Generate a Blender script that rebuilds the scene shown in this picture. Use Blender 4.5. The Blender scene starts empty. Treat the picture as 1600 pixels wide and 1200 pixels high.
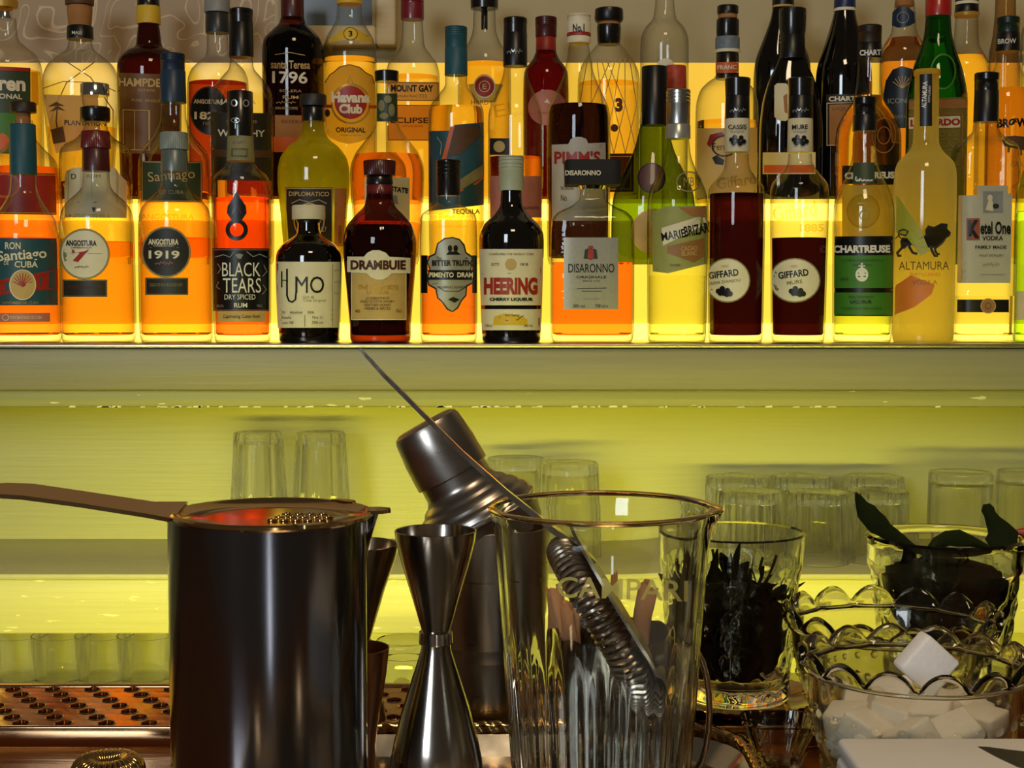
import bpy, math, random
from mathutils import Vector, Matrix

# ------------------------------------------------------------------ camera, world, lights
F = 2400.0
TH = math.atan(150.0 / 2400.0)
CZ = 1.45
SC = bpy.context.scene
COL = SC.collection
random.seed(7)

cam_d = bpy.data.cameras.new('camera')
cam = bpy.data.objects.new('camera', cam_d)
COL.objects.link(cam)
cam_d.sensor_width = 36.0
cam_d.sensor_fit = 'HORIZONTAL'
cam_d.lens = 36.0 * F / 1600.0
cam_d.clip_start = 0.02
cam.location = (0, 0, CZ)
cam.rotation_euler = (math.pi / 2 - TH, 0, 0)
SC.camera = cam

SC.view_settings.view_transform = 'Standard'
SC.view_settings.look = 'None'
SC.view_settings.gamma = 1
SC.view_settings.use_curve_mapping = False
SC.view_settings.exposure = 0.0
SC.cycles.max_bounces = 20
SC.cycles.transmission_bounces = 18
SC.cycles.transparent_max_bounces = 40
SC.cycles.diffuse_bounces = 3
SC.cycles.glossy_bounces = 6
SC.cycles.caustics_reflective = False
SC.cycles.caustics_refractive = True
SC.cycles.sample_clamp_indirect = 4.0
SC.cycles.use_denoising = True

world = bpy.data.worlds.new('bar_room_ambient')
SC.world = world
world.use_nodes = True
world.node_tree.nodes['Background'].inputs[0].default_value = (0.62, 0.50, 0.36, 1)
world.node_tree.nodes['Background'].inputs[1].default_value = 0.085


def area(name, loc, target, sx, sy, power, col, spread=180):
    l = bpy.data.lights.new(name, 'AREA')
    l.shape = 'RECTANGLE'
    l.size = sx
    l.size_y = sy
    l.energy = power
    l.color = col
    l.spread = math.radians(spread)
    o = bpy.data.objects.new(name, l)
    COL.objects.link(o)
    o.location = loc
    o.rotation_euler = (Vector(target) - Vector(loc)).to_track_quat('-Z', 'Y').to_euler()
    return o


# daylight windows behind the guest, plus an overhead fill added to brighten labels and napkins
area('window_light_left', (-1.5, -2.4, 2.3), (0, 1.9, 1.5), 0.9, 1.2, 46, (0.80, 0.90, 1.0))
area('window_light_right', (0.50, -2.6, 0.45), (0, 1.0, 1.2), 0.13, 0.8, 3.0, (0.80, 0.90, 1.0))
area('overhead_fill_light', (0.2, 0.1, 3.1), (0, 1.4, 1.35), 0.5, 0.5, 13, (1.0, 0.76, 0.48))
# LED strip under the rear edge of the bar counter washing the back bar
area('niche_led_light', (0.0, 1.03, CZ - 0.300), (0.0, 1.85, CZ - 0.47), 1.4, 0.03, 2.7, (1.0, 0.95, 0.07), 84)


# ------------------------------------------------------------------ photo geometry helpers
def ray(px, py):
    u = (px - 800.0) / F
    v = (600.0 - py) / F
    return (u, math.cos(TH) + v * math.sin(TH), -math.sin(TH) + v * math.cos(TH))


def W(px, py, Y):
    d = ray(px, py)
    k = Y / d[1]
    return Vector((d[0] * k, Y, CZ + d[2] * k))


def zat(py, Y):
    return W(800, py, Y).z


def scale_at(py, Y):
    return Y / ray(800, py)[1] / F


def yat(py, z):
    d = ray(800, py)
    return (z - CZ) / d[2] * d[1]


# ------------------------------------------------------------------ materials
def lin(c):
    c = c / 255.0
    return c / 12.92 if c <= 0.04045 else ((c + 0.055) / 1.055) ** 2.4


def hexc(h):
    return (lin(int(h[0:2], 16)), lin(int(h[2:4], 16)), lin(int(h[4:6], 16)), 1)


MC = {}


def newmat(name):
    m = bpy.data.materials.new(name)
    m.use_nodes = True
    nt = m.node_tree
    return m, nt, nt.nodes, nt.links


def paint(h, rough=0.5, metal=0.0, var=0.12, scale=60.0, bump=0.0, coat=0.0, stretch=(1, 1, 1)):
    """procedural surface: base colour with fine noise mottling and optional relief"""
    key = ('p', h, rough, metal, var, scale, bump, coat, stretch)
    if key in MC:
        return MC[key]
    m, nt, N, L = newmat('paint_' + h)
    b = N['Principled BSDF']
    b.inputs['Roughness'].default_value = rough
    b.inputs['Metallic'].default_value = metal
    b.inputs['Coat Weight'].default_value = coat
    b.inputs['Coat Roughness'].default_value = 0.05
    tc = N.new('ShaderNodeTexCoord')
    mp = N.new('ShaderNodeMapping')
    mp.inputs['Scale'].default_value = stretch
    nz = N.new('ShaderNodeTexNoise')
    nz.inputs['Scale'].default_value = scale
    nz.inputs['Detail'].default_value = 4
    L.new(tc.outputs['Object'], mp.inputs[0])
    L.new(mp.outputs[0], nz.inputs['Vector'])
    mix = N.new('ShaderNodeMix')
    mix.data_type = 'RGBA'
    c = hexc(h)
    mix.inputs[6].default_value = tuple(x * (1 - var) for x in c[:3]) + (1,)
    mix.inputs[7].default_value = tuple(min(1, x * (1 + var)) for x in c[:3]) + (1,)
    L.new(nz.outputs['Fac'], mix.inputs[0])
    L.new(mix.outputs[2], b.inputs['Base Color'])
    if bump:
        bp = N.new('ShaderNodeBump')
        bp.inputs['Strength'].default_value = bump
        bp.inputs['Distance'].default_value = 0.001
        L.new(nz.outputs['Fac'], bp.inputs['Height'])
        L.new(bp.outputs[0], b.inputs['Normal'])
    MC[key] = m
    return m


def shell(name, tint, refl=1.0, edge=0.35, bump=0.0, rough=0.0):
    """thin bottle glass: tinted see-through wall with fresnel shine, denser at its edges"""
    key = ('s', name)
    if key in MC:
        return MC[key]
    m, nt, N, L = newmat('glass_' + name)
    N.remove(N['Principled BSDF'])
    out = N['Material Output']
    tr = N.new('ShaderNodeBsdfTransparent')
    gl = N.new('ShaderNodeBsdfGlossy')
    gl.inputs['Roughness'].default_value = 0.03
    fw = N.new('ShaderNodeLayerWeight')
    fw.inputs['Blend'].default_value = 0.5
    pw = N.new('ShaderNodeMath')
    pw.operation = 'POWER'
    pw.inputs[1].default_value = 4.0
    L.new(fw.outputs['Facing'], pw.inputs[0])
    fr = N.new('ShaderNodeMath')
    fr.operation = 'MULTIPLY_ADD'
    fr.inputs[1].default_value = 0.6
    fr.inputs[2].default_value = 0.035
    L.new(pw.outputs[0], fr.inputs[0])
    ew = N.new('ShaderNodeMath')
    ew.operation = 'POWER'
    ew.inputs[1].default_value = 1.8
    L.new(fw.outputs['Facing'], ew.inputs[0])
    mixc = N.new('ShaderNodeMix')
    mixc.data_type = 'RGBA'
    mixc.inputs[6].default_value = tint + (1,)
    mixc.inputs[7].default_value = tuple(t * edge * 0.55 for t in tint) + (1,)
    L.new(ew.outputs[0], mixc.inputs[0])
    L.new(mixc.outputs[2], tr.inputs['Color'])
    ms = N.new('ShaderNodeMixShader')
    L.new(fr.outputs[0], ms.inputs[0])
    L.new(tr.outputs[0], ms.inputs[1])
    L.new(gl.outputs[0], ms.inputs[2])
    if bump:
        nz = N.new('ShaderNodeTexNoise')
        nz.inputs['Scale'].default_value = 70
        tc = N.new('ShaderNodeTexCoord')
        L.new(tc.outputs['Object'], nz.inputs['Vector'])
        bp = N.new('ShaderNodeBump')
        bp.inputs['Strength'].default_value = bump
        bp.inputs['Distance'].default_value = 0.002
        L.new(nz.outputs['Fac'], bp.inputs['Height'])
        L.new(bp.outputs[0], gl.inputs['Normal'])
    L.new(ms.outputs[0], out.inputs['Surface'])
    MC[key] = m
    return m


def milky(name, tint, tr, f):
    """cloudy coloured glass that glows when lit from behind"""
    m, nt, N, L = newmat(name)
    N.remove(N['Principled BSDF'])
    a, b, g = N.new('ShaderNodeBsdfTransparent'), N.new('ShaderNodeBsdfTranslucent'), N.new('ShaderNodeBsdfGlossy')
    a.inputs[0].default_value = tint + (1,)
    b.inputs[0].default_value = tr + (1,)
    g.inputs['Roughness'].default_value = 0.05
    x, y = N.new('ShaderNodeMixShader'), N.new('ShaderNodeMixShader')
    x.inputs[0].default_value = f
    y.inputs[0].default_value = 0.05
    L.new(a.outputs[0], x.inputs[1])
    L.new(b.outputs[0], x.inputs[2])
    L.new(x.outputs[0], y.inputs[1])
    L.new(g.outputs[0], y.inputs[2])
    L.new(y.outputs[0], N['Material Output'].inputs['Surface'])
    return m


def glass(name, col, ior=1.45, rough=0.0, bump=0.0, scale=60, fres_shadow=0.75):
    """real refracting glass or liquid"""
    key = ('g', name)
    if key in MC:
        return MC[key]
    m, nt, N, L = newmat('refracting_' + name)
    N.remove(N['Principled BSDF'])
    g = N.new('ShaderNodeBsdfGlass')
    g.inputs['Color'].default_value = col + (1,)
    g.inputs['IOR'].default_value = ior
    g.inputs['Roughness'].default_value = rough
    if bump:
        nz = N.new('ShaderNodeTexNoise')
        nz.inputs['Scale'].default_value = scale
        tc = N.new('ShaderNodeTexCoord')
        L.new(tc.outputs['Object'], nz.inputs['Vector'])
        bp = N.new('ShaderNodeBump')
        bp.inputs['Strength'].default_value = bump
        bp.inputs['Distance'].default_value = 0.002
        L.new(nz.outputs['Fac'], bp.inputs['Height'])
        L.new(bp.outputs[0], g.inputs['Normal'])
    L.new(g.outputs[0], N['Material Output'].inputs['Surface'])
    MC[key] = m
    return m


def thin_glass(name, through=0.5):
    """pressed tableware glass: part straight see-through, part bending the light"""
    m, nt, N, L = newmat(name)
    N.remove(N['Principled BSDF'])
    g, t, x = N.new('ShaderNodeBsdfGlass'), N.new('ShaderNodeBsdfTransparent'), N.new('ShaderNodeMixShader')
    g.inputs['IOR'].default_value = 1.45
    g.inputs['Roughness'].default_value = 0.0
    fw = N.new('ShaderNodeLayerWeight')
    fw.inputs['Blend'].default_value = 0.5
    mr = N.new('ShaderNodeMapRange')
    mr.inputs['From Min'].default_value = 0.05
    mr.inputs['From Max'].default_value = 0.75
    mr.inputs['To Min'].default_value = through
    mr.inputs['To Max'].default_value = 0.05
    L.new(fw.outputs['Facing'], mr.inputs['Value'])
    L.new(mr.outputs[0], x.inputs[0])
    L.new(g.outputs[0], x.inputs[1])
    L.new(t.outputs[0], x.inputs[2])
    L.new(x.outputs[0], N['Material Output'].inputs['Surface'])
    return m


def glow(name, col, strength, diff=0.3):
    key = ('e', name)
    if key in MC:
        return MC[key]
    m, nt, N, L = newmat('lit_' + name)
    b = N['Principled BSDF']
    b.inputs['Base Color'].default_value = tuple(c * diff for c in col) + (1,)
    b.inputs['Roughness'].default_value = 0.3
    b.inputs['Emission Color'].default_value = col + (1,)
    b.inputs['Emission Strength'].default_value = strength
    MC[key] = m
    return m


def backlit(h, trans=0.55, rough=0.6):
    """paper or frosted glass that lets the light behind it through"""
    key = ('b', h, trans)
    if key in MC:
        return MC[key]
    m, nt, N, L = newmat('translucent_' + h)
    N.remove(N['Principled BSDF'])
    d = N.new('ShaderNodeBsdfDiffuse')
    t = N.new('ShaderNodeBsdfTranslucent')
    d.inputs[0].default_value = hexc(h)
    t.inputs[0].default_value = hexc(h)
    ms = N.new('ShaderNodeMixShader')
    ms.inputs[0].default_value = trans
    L.new(d.outputs[0], ms.inputs[1])
    L.new(t.outputs[0], ms.inputs[2])
    L.new(ms.outputs[0], N['Material Output'].inputs['Surface'])
    MC[key] = m
    return m


def metal(name, col, rough=0.2, scratch=0.1, scale=(300, 300, 8)):
    key = ('m', name)
    if key in MC:
        return MC[key]
    m, nt, N, L = newmat('metal_' + name)
    b = N['Principled BSDF']
    b.inputs['Base Color'].default_value = col + (1,)
    b.inputs['Metallic'].default_value = 1
    tc = N.new('ShaderNodeTexCoord')
    mp = N.new('ShaderNodeMapping')
    mp.inputs['Scale'].default_value = scale
    nz = N.new('ShaderNodeTexNoise')
    nz.inputs['Scale'].default_value = 1.0
    nz.inputs['Detail'].default_value = 3
    L.new(tc.outputs['Object'], mp.inputs[0])
    L.new(mp.outputs[0], nz.inputs['Vector'])
    mr = N.new('ShaderNodeMapRange')
    mr.inputs['To Min'].default_value = max(0.02, rough - scratch)
    mr.inputs['To Max'].default_value = rough + scratch
    L.new(nz.outputs['Fac'], mr.inputs['Value'])
    L.new(mr.outputs[0], b.inputs['Roughness'])
    bp = N.new('ShaderNodeBump')
    bp.inputs['Strength'].default_value = 0.06
    bp.inputs['Distance'].default_value = 0.0005
    L.new(nz.outputs['Fac'], bp.inputs['Height'])
    L.new(bp.outputs[0], b.inputs['Normal'])
    MC[key] = m
    return m


def painted_wood(h, chip='E8E2B4', amount=0.0, grain=0.25):
    key = ('w', h, chip, amount)
    if key in MC:
        return MC[key]
    m, nt, N, L = newmat('painted_wood_' + h)
    b = N['Principled BSDF']
    b.inputs['Roughness'].default_value = 0.45
    tc = N.new('ShaderNodeTexCoord')
    mp = N.new('ShaderNodeMapping')
    mp.inputs['Scale'].default_value = (3, 25, 90)
    nz = N.new('ShaderNodeTexNoise')
    nz.inputs['Scale'].default_value = 2.0
    nz.inputs['Detail'].default_value = 8
    L.new(tc.outputs['Object'], mp.inputs[0])
    L.new(mp.outputs[0], nz.inputs['Vector'])
    mix = N.new('ShaderNodeMix')
    mix.data_type = 'RGBA'
    c = hexc(h)
    mix.inputs[6].default_value = tuple(x * (1 - grain) for x in c[:3]) + (1,)
    mix.inputs[7].default_value = tuple(min(1, x * (1 + grain)) for x in c[:3]) + (1,)
    L.new(nz.outputs['Fac'], mix.inputs[0])
    last = mix.outputs[2]
    if amount:
        mp2 = N.new('ShaderNodeMapping')
        mp2.inputs['Scale'].default_value = (12, 30, 60)
        n2 = N.new('ShaderNodeTexNoise')
        n2.inputs['Scale'].default_value = 2.2
        n2.inputs['Detail'].default_value = 5
        L.new(tc.outputs['Object'], mp2.inputs[0])
        L.new(mp2.outputs[0], n2.inputs['Vector'])
        cr = N.new('ShaderNodeValToRGB')
        cr.color_ramp.elements[0].position = 0.68 - amount * 0.2
        cr.color_ramp.elements[1].position = 0.70 - amount * 0.2
        L.new(n2.outputs['Fac'], cr.inputs[0])
        m2 = N.new('ShaderNodeMix')
        m2.data_type = 'RGBA'
        m2.inputs[7].default_value = hexc(chip)
        L.new(cr.outputs[0], m2.inputs[0])
        L.new(last, m2.inputs[6])
        last = m2.outputs[2]
    L.new(last, b.inputs['Base Color'])
    bp = N.new('ShaderNodeBump')
    bp.inputs['Strength'].default_value = 0.5
    bp.inputs['Distance'].default_value = 0.001
    L.new(nz.outputs['Fac'], bp.inputs['Height'])
    L.new(bp.outputs[0], b.inputs['Normal'])
    MC[key] = m
    return m


# ------------------------------------------------------------------ mesh helpers
def link(o, parent=None):
    COL.objects.link(o)
    if parent is not None:
        o.parent = parent
    return o


def mesh_obj(name, verts, faces, mat, parent=None, smooth=True, angle=40, merge=False):
    me = bpy.data.meshes.new(name)
    me.from_pydata([tuple(v) for v in verts], [], faces)
    if merge:
        import bmesh
        bm = bmesh.new()
        bm.from_mesh(me)
        bmesh.ops.remove_doubles(bm, verts=bm.verts, dist=1e-6)
        bmesh.ops.recalc_face_normals(bm, faces=bm.faces)
        bm.to_mesh(me)
        bm.free()
    me.update()
    if smooth:
        me.shade_smooth()
        me.set_sharp_from_angle(angle=math.radians(angle))
    if mat is not None:
        me.materials.append(mat)
    return link(bpy.data.objects.new(name, me), parent)


def empty(name, loc, label, cat, group=None, rot=(0, 0, 0)):
    o = bpy.data.objects.new(name, None)
    o.empty_display_size = 0.02
    COL.objects.link(o)
    o.location = loc
    o.rotation_euler = rot
    tag(o, label, cat, group)
    return o


def tag(o, label=None, cat=None, group=None, kind=None):
    if label:
        o['label'] = label
    if cat:
        o['category'] = cat
    if group:
        o['group'] = group
    if kind:
        o['kind'] = kind
    return o


def chaikin(pts, it=2):
    for _ in range(it):
        q = [pts[0]]
        for a, b in zip(pts[:-1], pts[1:]):
            q.append(tuple(a[i] * 0.82 + b[i] * 0.18 for i in range(2)))
            q.append(tuple(a[i] * 0.18 + b[i] * 0.82 for i in range(2)))
        q.append(pts[-1])
        pts = q
    return pts


def sgnpow(v, p):
    return math.copysign(abs(v) ** p, v)


def lathe_data(prof, seg=40, n=2.0, d=1.0, cx=0, cy=0, mod=None, cap=(True, True)):
    """prof: [(z, r)]; n is the superellipse exponent, d the depth ratio"""
    V, Fc = [], []
    p = 2.0 / n
    for (z, r) in prof:
        for i in range(seg):
            t = 2 * math.pi * i / seg
            rr = r if mod is None else r * mod(t, z)
            V.append((cx + sgnpow(math.cos(t), p) * rr, cy + sgnpow(math.sin(t), p) * rr * d, z))
    for j in range(len(prof) - 1):
        for i in range(seg):
            a = j * seg + i
            b = j * seg + (i + 1) % seg
            Fc.append((a, b, b + seg, a + seg) if prof[0][0] <= prof[-1][0] else (b, a, a + seg, b + seg))
    for end, k in ((0, 0), (1, len(prof) - 1)):
        if cap[end] and prof[k][1] > 1e-6:
            V.append((cx, cy, prof[k][0]))
            c = len(V) - 1
            for i in range(seg):
                a = k * seg + i
                b = k * seg + (i + 1) % seg
                Fc.append((c, b, a) if (k == 0) == (prof[0][0] <= prof[-1][0]) else (c, a, b))
    return V, Fc


def lathe(name, prof, mat, parent=None, seg=40, n=2.0, d=1.0, cx=0, cy=0, mod=None, cap=(True, True), angle=40):
    V, Fc = lathe_data(prof, seg, n, d, cx, cy, mod, cap)
    return mesh_obj(name, V, Fc, mat, parent, True, angle, merge=True)


def box(name, x0, y0, z0, x1, y1, z1, mat, parent=None, bev=0.0):
    if bev <= 0:
        V = [(x, y, z) for z in (z0, z1) for y in (y0, y1) for x in (x0, x1)]
        Fc = [(0, 2, 3, 1), (4, 5, 7, 6), (0, 1, 5, 4), (2, 6, 7, 3), (0, 4, 6, 2), (1, 3, 7, 5)]
        return mesh_obj(name, V, Fc, mat, parent, False)
    import bmesh
    bm = bmesh.new()
    bmesh.ops.create_cube(bm, size=1)
    for v in bm.verts:
        v.co = Vector(((x0 + x1) / 2 + v.co.x * (x1 - x0), (y0 + y1) / 2 + v.co.y * (y1 - y0), (z0 + z1) / 2 + v.co.z * (z1 - z0)))
    bmesh.ops.bevel(bm, geom=list(bm.edges), offset=bev, segments=2, affect='EDGES', profile=0.5)
    me = bpy.data.meshes.new(name)
    bm.to_mesh(me)
    bm.free()
    me.shade_smooth()
    me.set_sharp_from_angle(angle=math.radians(50))
    me.materials.append(mat)
    return link(bpy.data.objects.new(name, me), parent)


def tube_data(path, r, seg=8, closed=False, flat=None):
    """sweep a circle (or an ellipse via flat=(a,b)) along path; r scalar or list"""
    V, Fc = [], []
    n = len(path)
    path = [Vector(p) for p in path]
    up = None
    for i, p in enumerate(path):
        if closed:
            t = path[(i + 1) % n] - path[i - 1]
        else:
            t = path[min(i + 1, n - 1)] - path[max(i - 1, 0)]
        t.normalize()
        if up is None:
            up = Vector((0, 0, 1)) if abs(t.z) < 0.9 else Vector((0, 1, 0))
        s = t.cross(up).normalized()
        up = s.cross(t).normalized()
        rr = r[i] if isinstance(r, (list, tuple)) else r
        for k in range(seg):
            a = 2 * math.pi * k / seg
            fa, fb = flat if flat else (1, 1)
            V.append(p + s * (math.cos(a) * rr * fa) + up * (math.sin(a) * rr * fb))
    m = n if closed else n - 1
    for i in range(m):
        for k in range(seg):
            a = i * seg + k
            b = i * seg + (k + 1) % seg
            c = ((i + 1) % n) * seg + (k + 1) % seg
            e = ((i + 1) % n) * seg + k
            Fc.append((a, b, c, e))
    if not closed:
        Fc.append(tuple(range(seg - 1, -1, -1)))
        Fc.append(tuple(range((n - 1) * seg, n * seg)))
    return V, Fc


def tube(name, path, r, mat, parent=None, seg=8, closed=False, flat=None):
    V, Fc = tube_data(path, r, seg, closed, flat)
    return mesh_obj(name, V, Fc, mat, parent, True, 50)


# ------------------------------------------------------------------ print and lettering
TXT = {}


def text_mesh(s, bold=0.0, shear=0.0):
    key = (s, bold, shear)
    if key in TXT:
        return TXT[key]
    cu = bpy.data.curves.new('t', 'FONT')
    cu.body = s
    cu.resolution_u = 3
    cu.offset = bold
    cu.shear = shear
    o = bpy.data.objects.new('t', cu)
    COL.objects.link(o)
    dg = bpy.context.evaluated_depsgraph_get()
    ev = o.evaluated_get(dg)
    me = ev.to_mesh()
    V = [(v.co.x, v.co.y) for v in me.vertices]
    Fc = [tuple(p.vertices) for p in me.polygons]
    ev.to_mesh_clear()
    bpy.data.objects.remove(o)
    bpy.data.curves.remove(cu)
    x0 = min(v[0] for v in V)
    x1 = max(v[0] for v in V)
    y0 = min(v[1] for v in V)
    y1 = max(v[1] for v in V)
    V = [((x - x0) / (x1 - x0) - 0.5, (y - y0) / (y1 - y0) - 0.5) for x, y in V]
    TXT[key] = (V, Fc)
    return TXT[key]


def star(outline, rings=5):
    cx = sum(p[0] for p in outline) / len(outline)
    cy = sum(p[1] for p in outline) / len(outline)
    n = len(outline)
    V = [(cx, cy)]
    for k in range(1, rings + 1):
        f = k / rings
        V += [(cx + (p[0] - cx) * f, cy + (p[1] - cy) * f) for p in outline]
    Fc = [(0, 1 + i, 1 + (i + 1) % n) for i in range(n)]
    for k in range(rings - 1):
        for i in range(n):
            a = 1 + k * n + i
            b = 1 + k * n + (i + 1) % n
            Fc.append((a, a + n, b + n, b))
    return V, Fc


def subdiv(poly, step=7.0):
    out = []
    for i, a in enumerate(poly):
        b = poly[(i + 1) % len(poly)]
        k = max(1, int(math.hypot(b[0] - a[0], b[1] - a[1]) / step))
        for j in range(k):
            out.append((a[0] + (b[0] - a[0]) * j / k, a[1] + (b[1] - a[1]) * j / k))
    return out


def ell(cx, cy, rx, ry, k=28):
    return [(cx + rx * math.cos(2 * math.pi * i / k), cy + ry * math.sin(2 * math.pi * i / k)) for i in range(k)]


def flat2d(it):
    """a print item in photo units -> (verts2d, faces, material)"""
    k = it[0]
    if k == 't':   # text, cx, cy, w, h, mat, bold, rot
        _, s, cx, cy, w, h, mat = it[:7]
        bold = it[7] if len(it) > 7 else 0.0
        rot = math.radians(it[8]) if len(it) > 8 else 0.0
        V, Fc = text_mesh(s, bold)
        c, sn = math.cos(rot), math.sin(rot)
        out = []
        for x, y in V:
            X, Y2 = x * w, -y * h
            out.append((cx + X * c - Y2 * sn, cy + X * sn + Y2 * c))
        return out, Fc, mat
    if k == 'r':
        _, x0, y0, x1, y1, mat = it
        nx = max(1, int(abs(x1 - x0) / 7))
        V = [(x0 + (x1 - x0) * i / nx, y) for y in (y0, y1) for i in range(nx + 1)]
        return V, [(i, i + nx + 1, i + nx + 2, i + 1) for i in range(nx)], mat
    if k == 'e':
        _, cx, cy, rx, ry, mat = it
        V, Fc = star(ell(cx, cy, rx, ry), 3)
        return V, Fc, mat
    if k == 'o':   # ring
        _, cx, cy, rx, ry, th, mat = it
        n = 32
        a = ell(cx, cy, rx, ry, n)
        b = ell(cx, cy, rx - th, ry - th, n)
        return a + b, [(i, (i + 1) % n, n + (i + 1) % n, n + i) for i in range(n)], mat
    if k == 'f':   # rectangular frame line
        _, x0, y0, x1, y1, th, mat = it
        V, Fc = [], []
        for r in ((x0, y0, x1, y0 + th), (x0, y1 - th, x1, y1), (x0, y0, x0 + th, y1), (x1 - th, y0, x1, y1)):
            v, f, _m = flat2d(('r',) + r + (mat,))
            o = len(V)
            V += v
            Fc += [tuple(i + o for i in q) for q in f]
        return V, Fc, mat
    if k == 'p':
        _, pts, mat = it
        V, Fc = star(subdiv(pts), 3)
        return V, Fc, mat
    if k == 'g':   # any polygon
        from mathutils.geometry import tessellate_polygon
        _, pts, mat = it
        pts = subdiv(pts, 9)
        tri = tessellate_polygon([[Vector((x, y, 0)) for x, y in pts]])
        return list(pts), [tuple(t) for t in tri], mat
    if k == 's':   # handwriting-like scribble
        _, cx, cy, w, h, mat = it
        pts = [(cx - w / 2 + w * i / 26, cy + h * 0.42 * math.sin(i * 1.35) * (0.55 + 0.45 * math.cos(i * 0.9))) for i in range(27)]
        return flat2d(('l', pts, max(0.8, h * 0.09), mat))
    if k == 'l':   # thin polyline
        _, pts, th, mat = it
        V, Fc = [], []
        for i, (x, y) in enumerate(pts):
            a = pts[max(0, i - 1)]
            b = pts[min(len(pts) - 1, i + 1)]
            dx, dy = b[0] - a[0], b[1] - a[1]
            q = math.hypot(dx, dy) or 1
            V += [(x - dy / q * th / 2, y + dx / q * th / 2), (x + dy / q * th / 2, y - dx / q * th / 2)]
        Fc = [(2 * i, 2 * i + 1, 2 * i + 3, 2 * i + 2) for i in range(len(pts) - 1)]
        return V, Fc, mat


ROWY = {1: 1.85, 2: 1.97, 3: 2.09}
ROWZ = {1: zat(536.5, 1.81), 2: zat(413, 1.905), 3: zat(311, 2.025)}


class Surf:
    """front surface of a turned body standing at (x0, Yc, zb)"""

    def __init__(s, x0, Yc, zb, prof, n=2.0, d=1.0):
        s.x0, s.Yc, s.zb, s.prof, s.n, s.d = x0, Yc, zb, prof, n, d

    def rad(s, z):
        P = s.prof
        if z >= P[0][0]:
            return P[0][1]
        for a, b in zip(P[:-1], P[1:]):
            if a[0] >= z >= b[0]:
                f = (a[0] - z) / max(1e-9, a[0] - b[0])
                return a[1] + (b[1] - a[1]) * f
        return P[-1][1]

    def put(s, px, py, eps, rfix=None, sec=None):
        Y = s.Yc
        sn, sd = sec if sec else (s.n, s.d)
        for _ in range(2):
            w = W(px, py, Y)
            x, z = w.x - s.x0, w.z - s.zb
            r = rfix if rfix else s.rad(z)
            r = r + eps
            xx = max(-0.97 * r, min(0.97 * r, x))
            yy = -sd * r * (1 - abs(xx / r) ** sn) ** (1.0 / sn)
            Y = s.Yc + yy
        # a print wider than the visible front wraps round the side
        return (xx, yy, z)


def label_on(surf, parent, outline, mat, prints=(), eps=0.0005, rfix=None, name='label', sec=None):
    lay = 0
    par = parent
    if outline is not None:
        if outline[0] == 'r':
            _, x0, y0, x1, y1 = outline
            nx = max(2, int((x1 - x0) / 6))
            ny = max(1, int((y1 - y0) / 20))
            V = [(x0 + (x1 - x0) * i / nx, y0 + (y1 - y0) * j / ny) for j in range(ny + 1) for i in range(nx + 1)]
            Fc = [(j * (nx + 1) + i, (j + 1) * (nx + 1) + i, (j + 1) * (nx + 1) + i + 1, j * (nx + 1) + i + 1)
                  for j in range(ny) for i in range(nx)]
        elif outline[0] == 'e':
            V, Fc = star(ell(*outline[1:]), 6)
        else:
            V, Fc = star(subdiv(outline[1]), 6)
        V3 = [surf.put(x, y, eps, rfix, sec) for x, y in V]
        par = mesh_obj(name, V3, Fc, mat, parent, True, 60)
    by = {}
    for i, it in enumerate(prints):
        v, f, m = flat2d(it)
        V, Fc = by.setdefault(m.name, ([], [], m))[:2]
        o = len(V)
        e = eps + 0.0005 + 0.00012 * i
        V += [surf.put(x, y, e, rfix, sec) for x, y in v]
        Fc += [tuple(q + o for q in t) for t in f]
    for k, (V, Fc, m) in by.items():
        mesh_obj('lettering' if outline is not None else 'print', V, Fc, m, par, True, 60)
    return par


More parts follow.
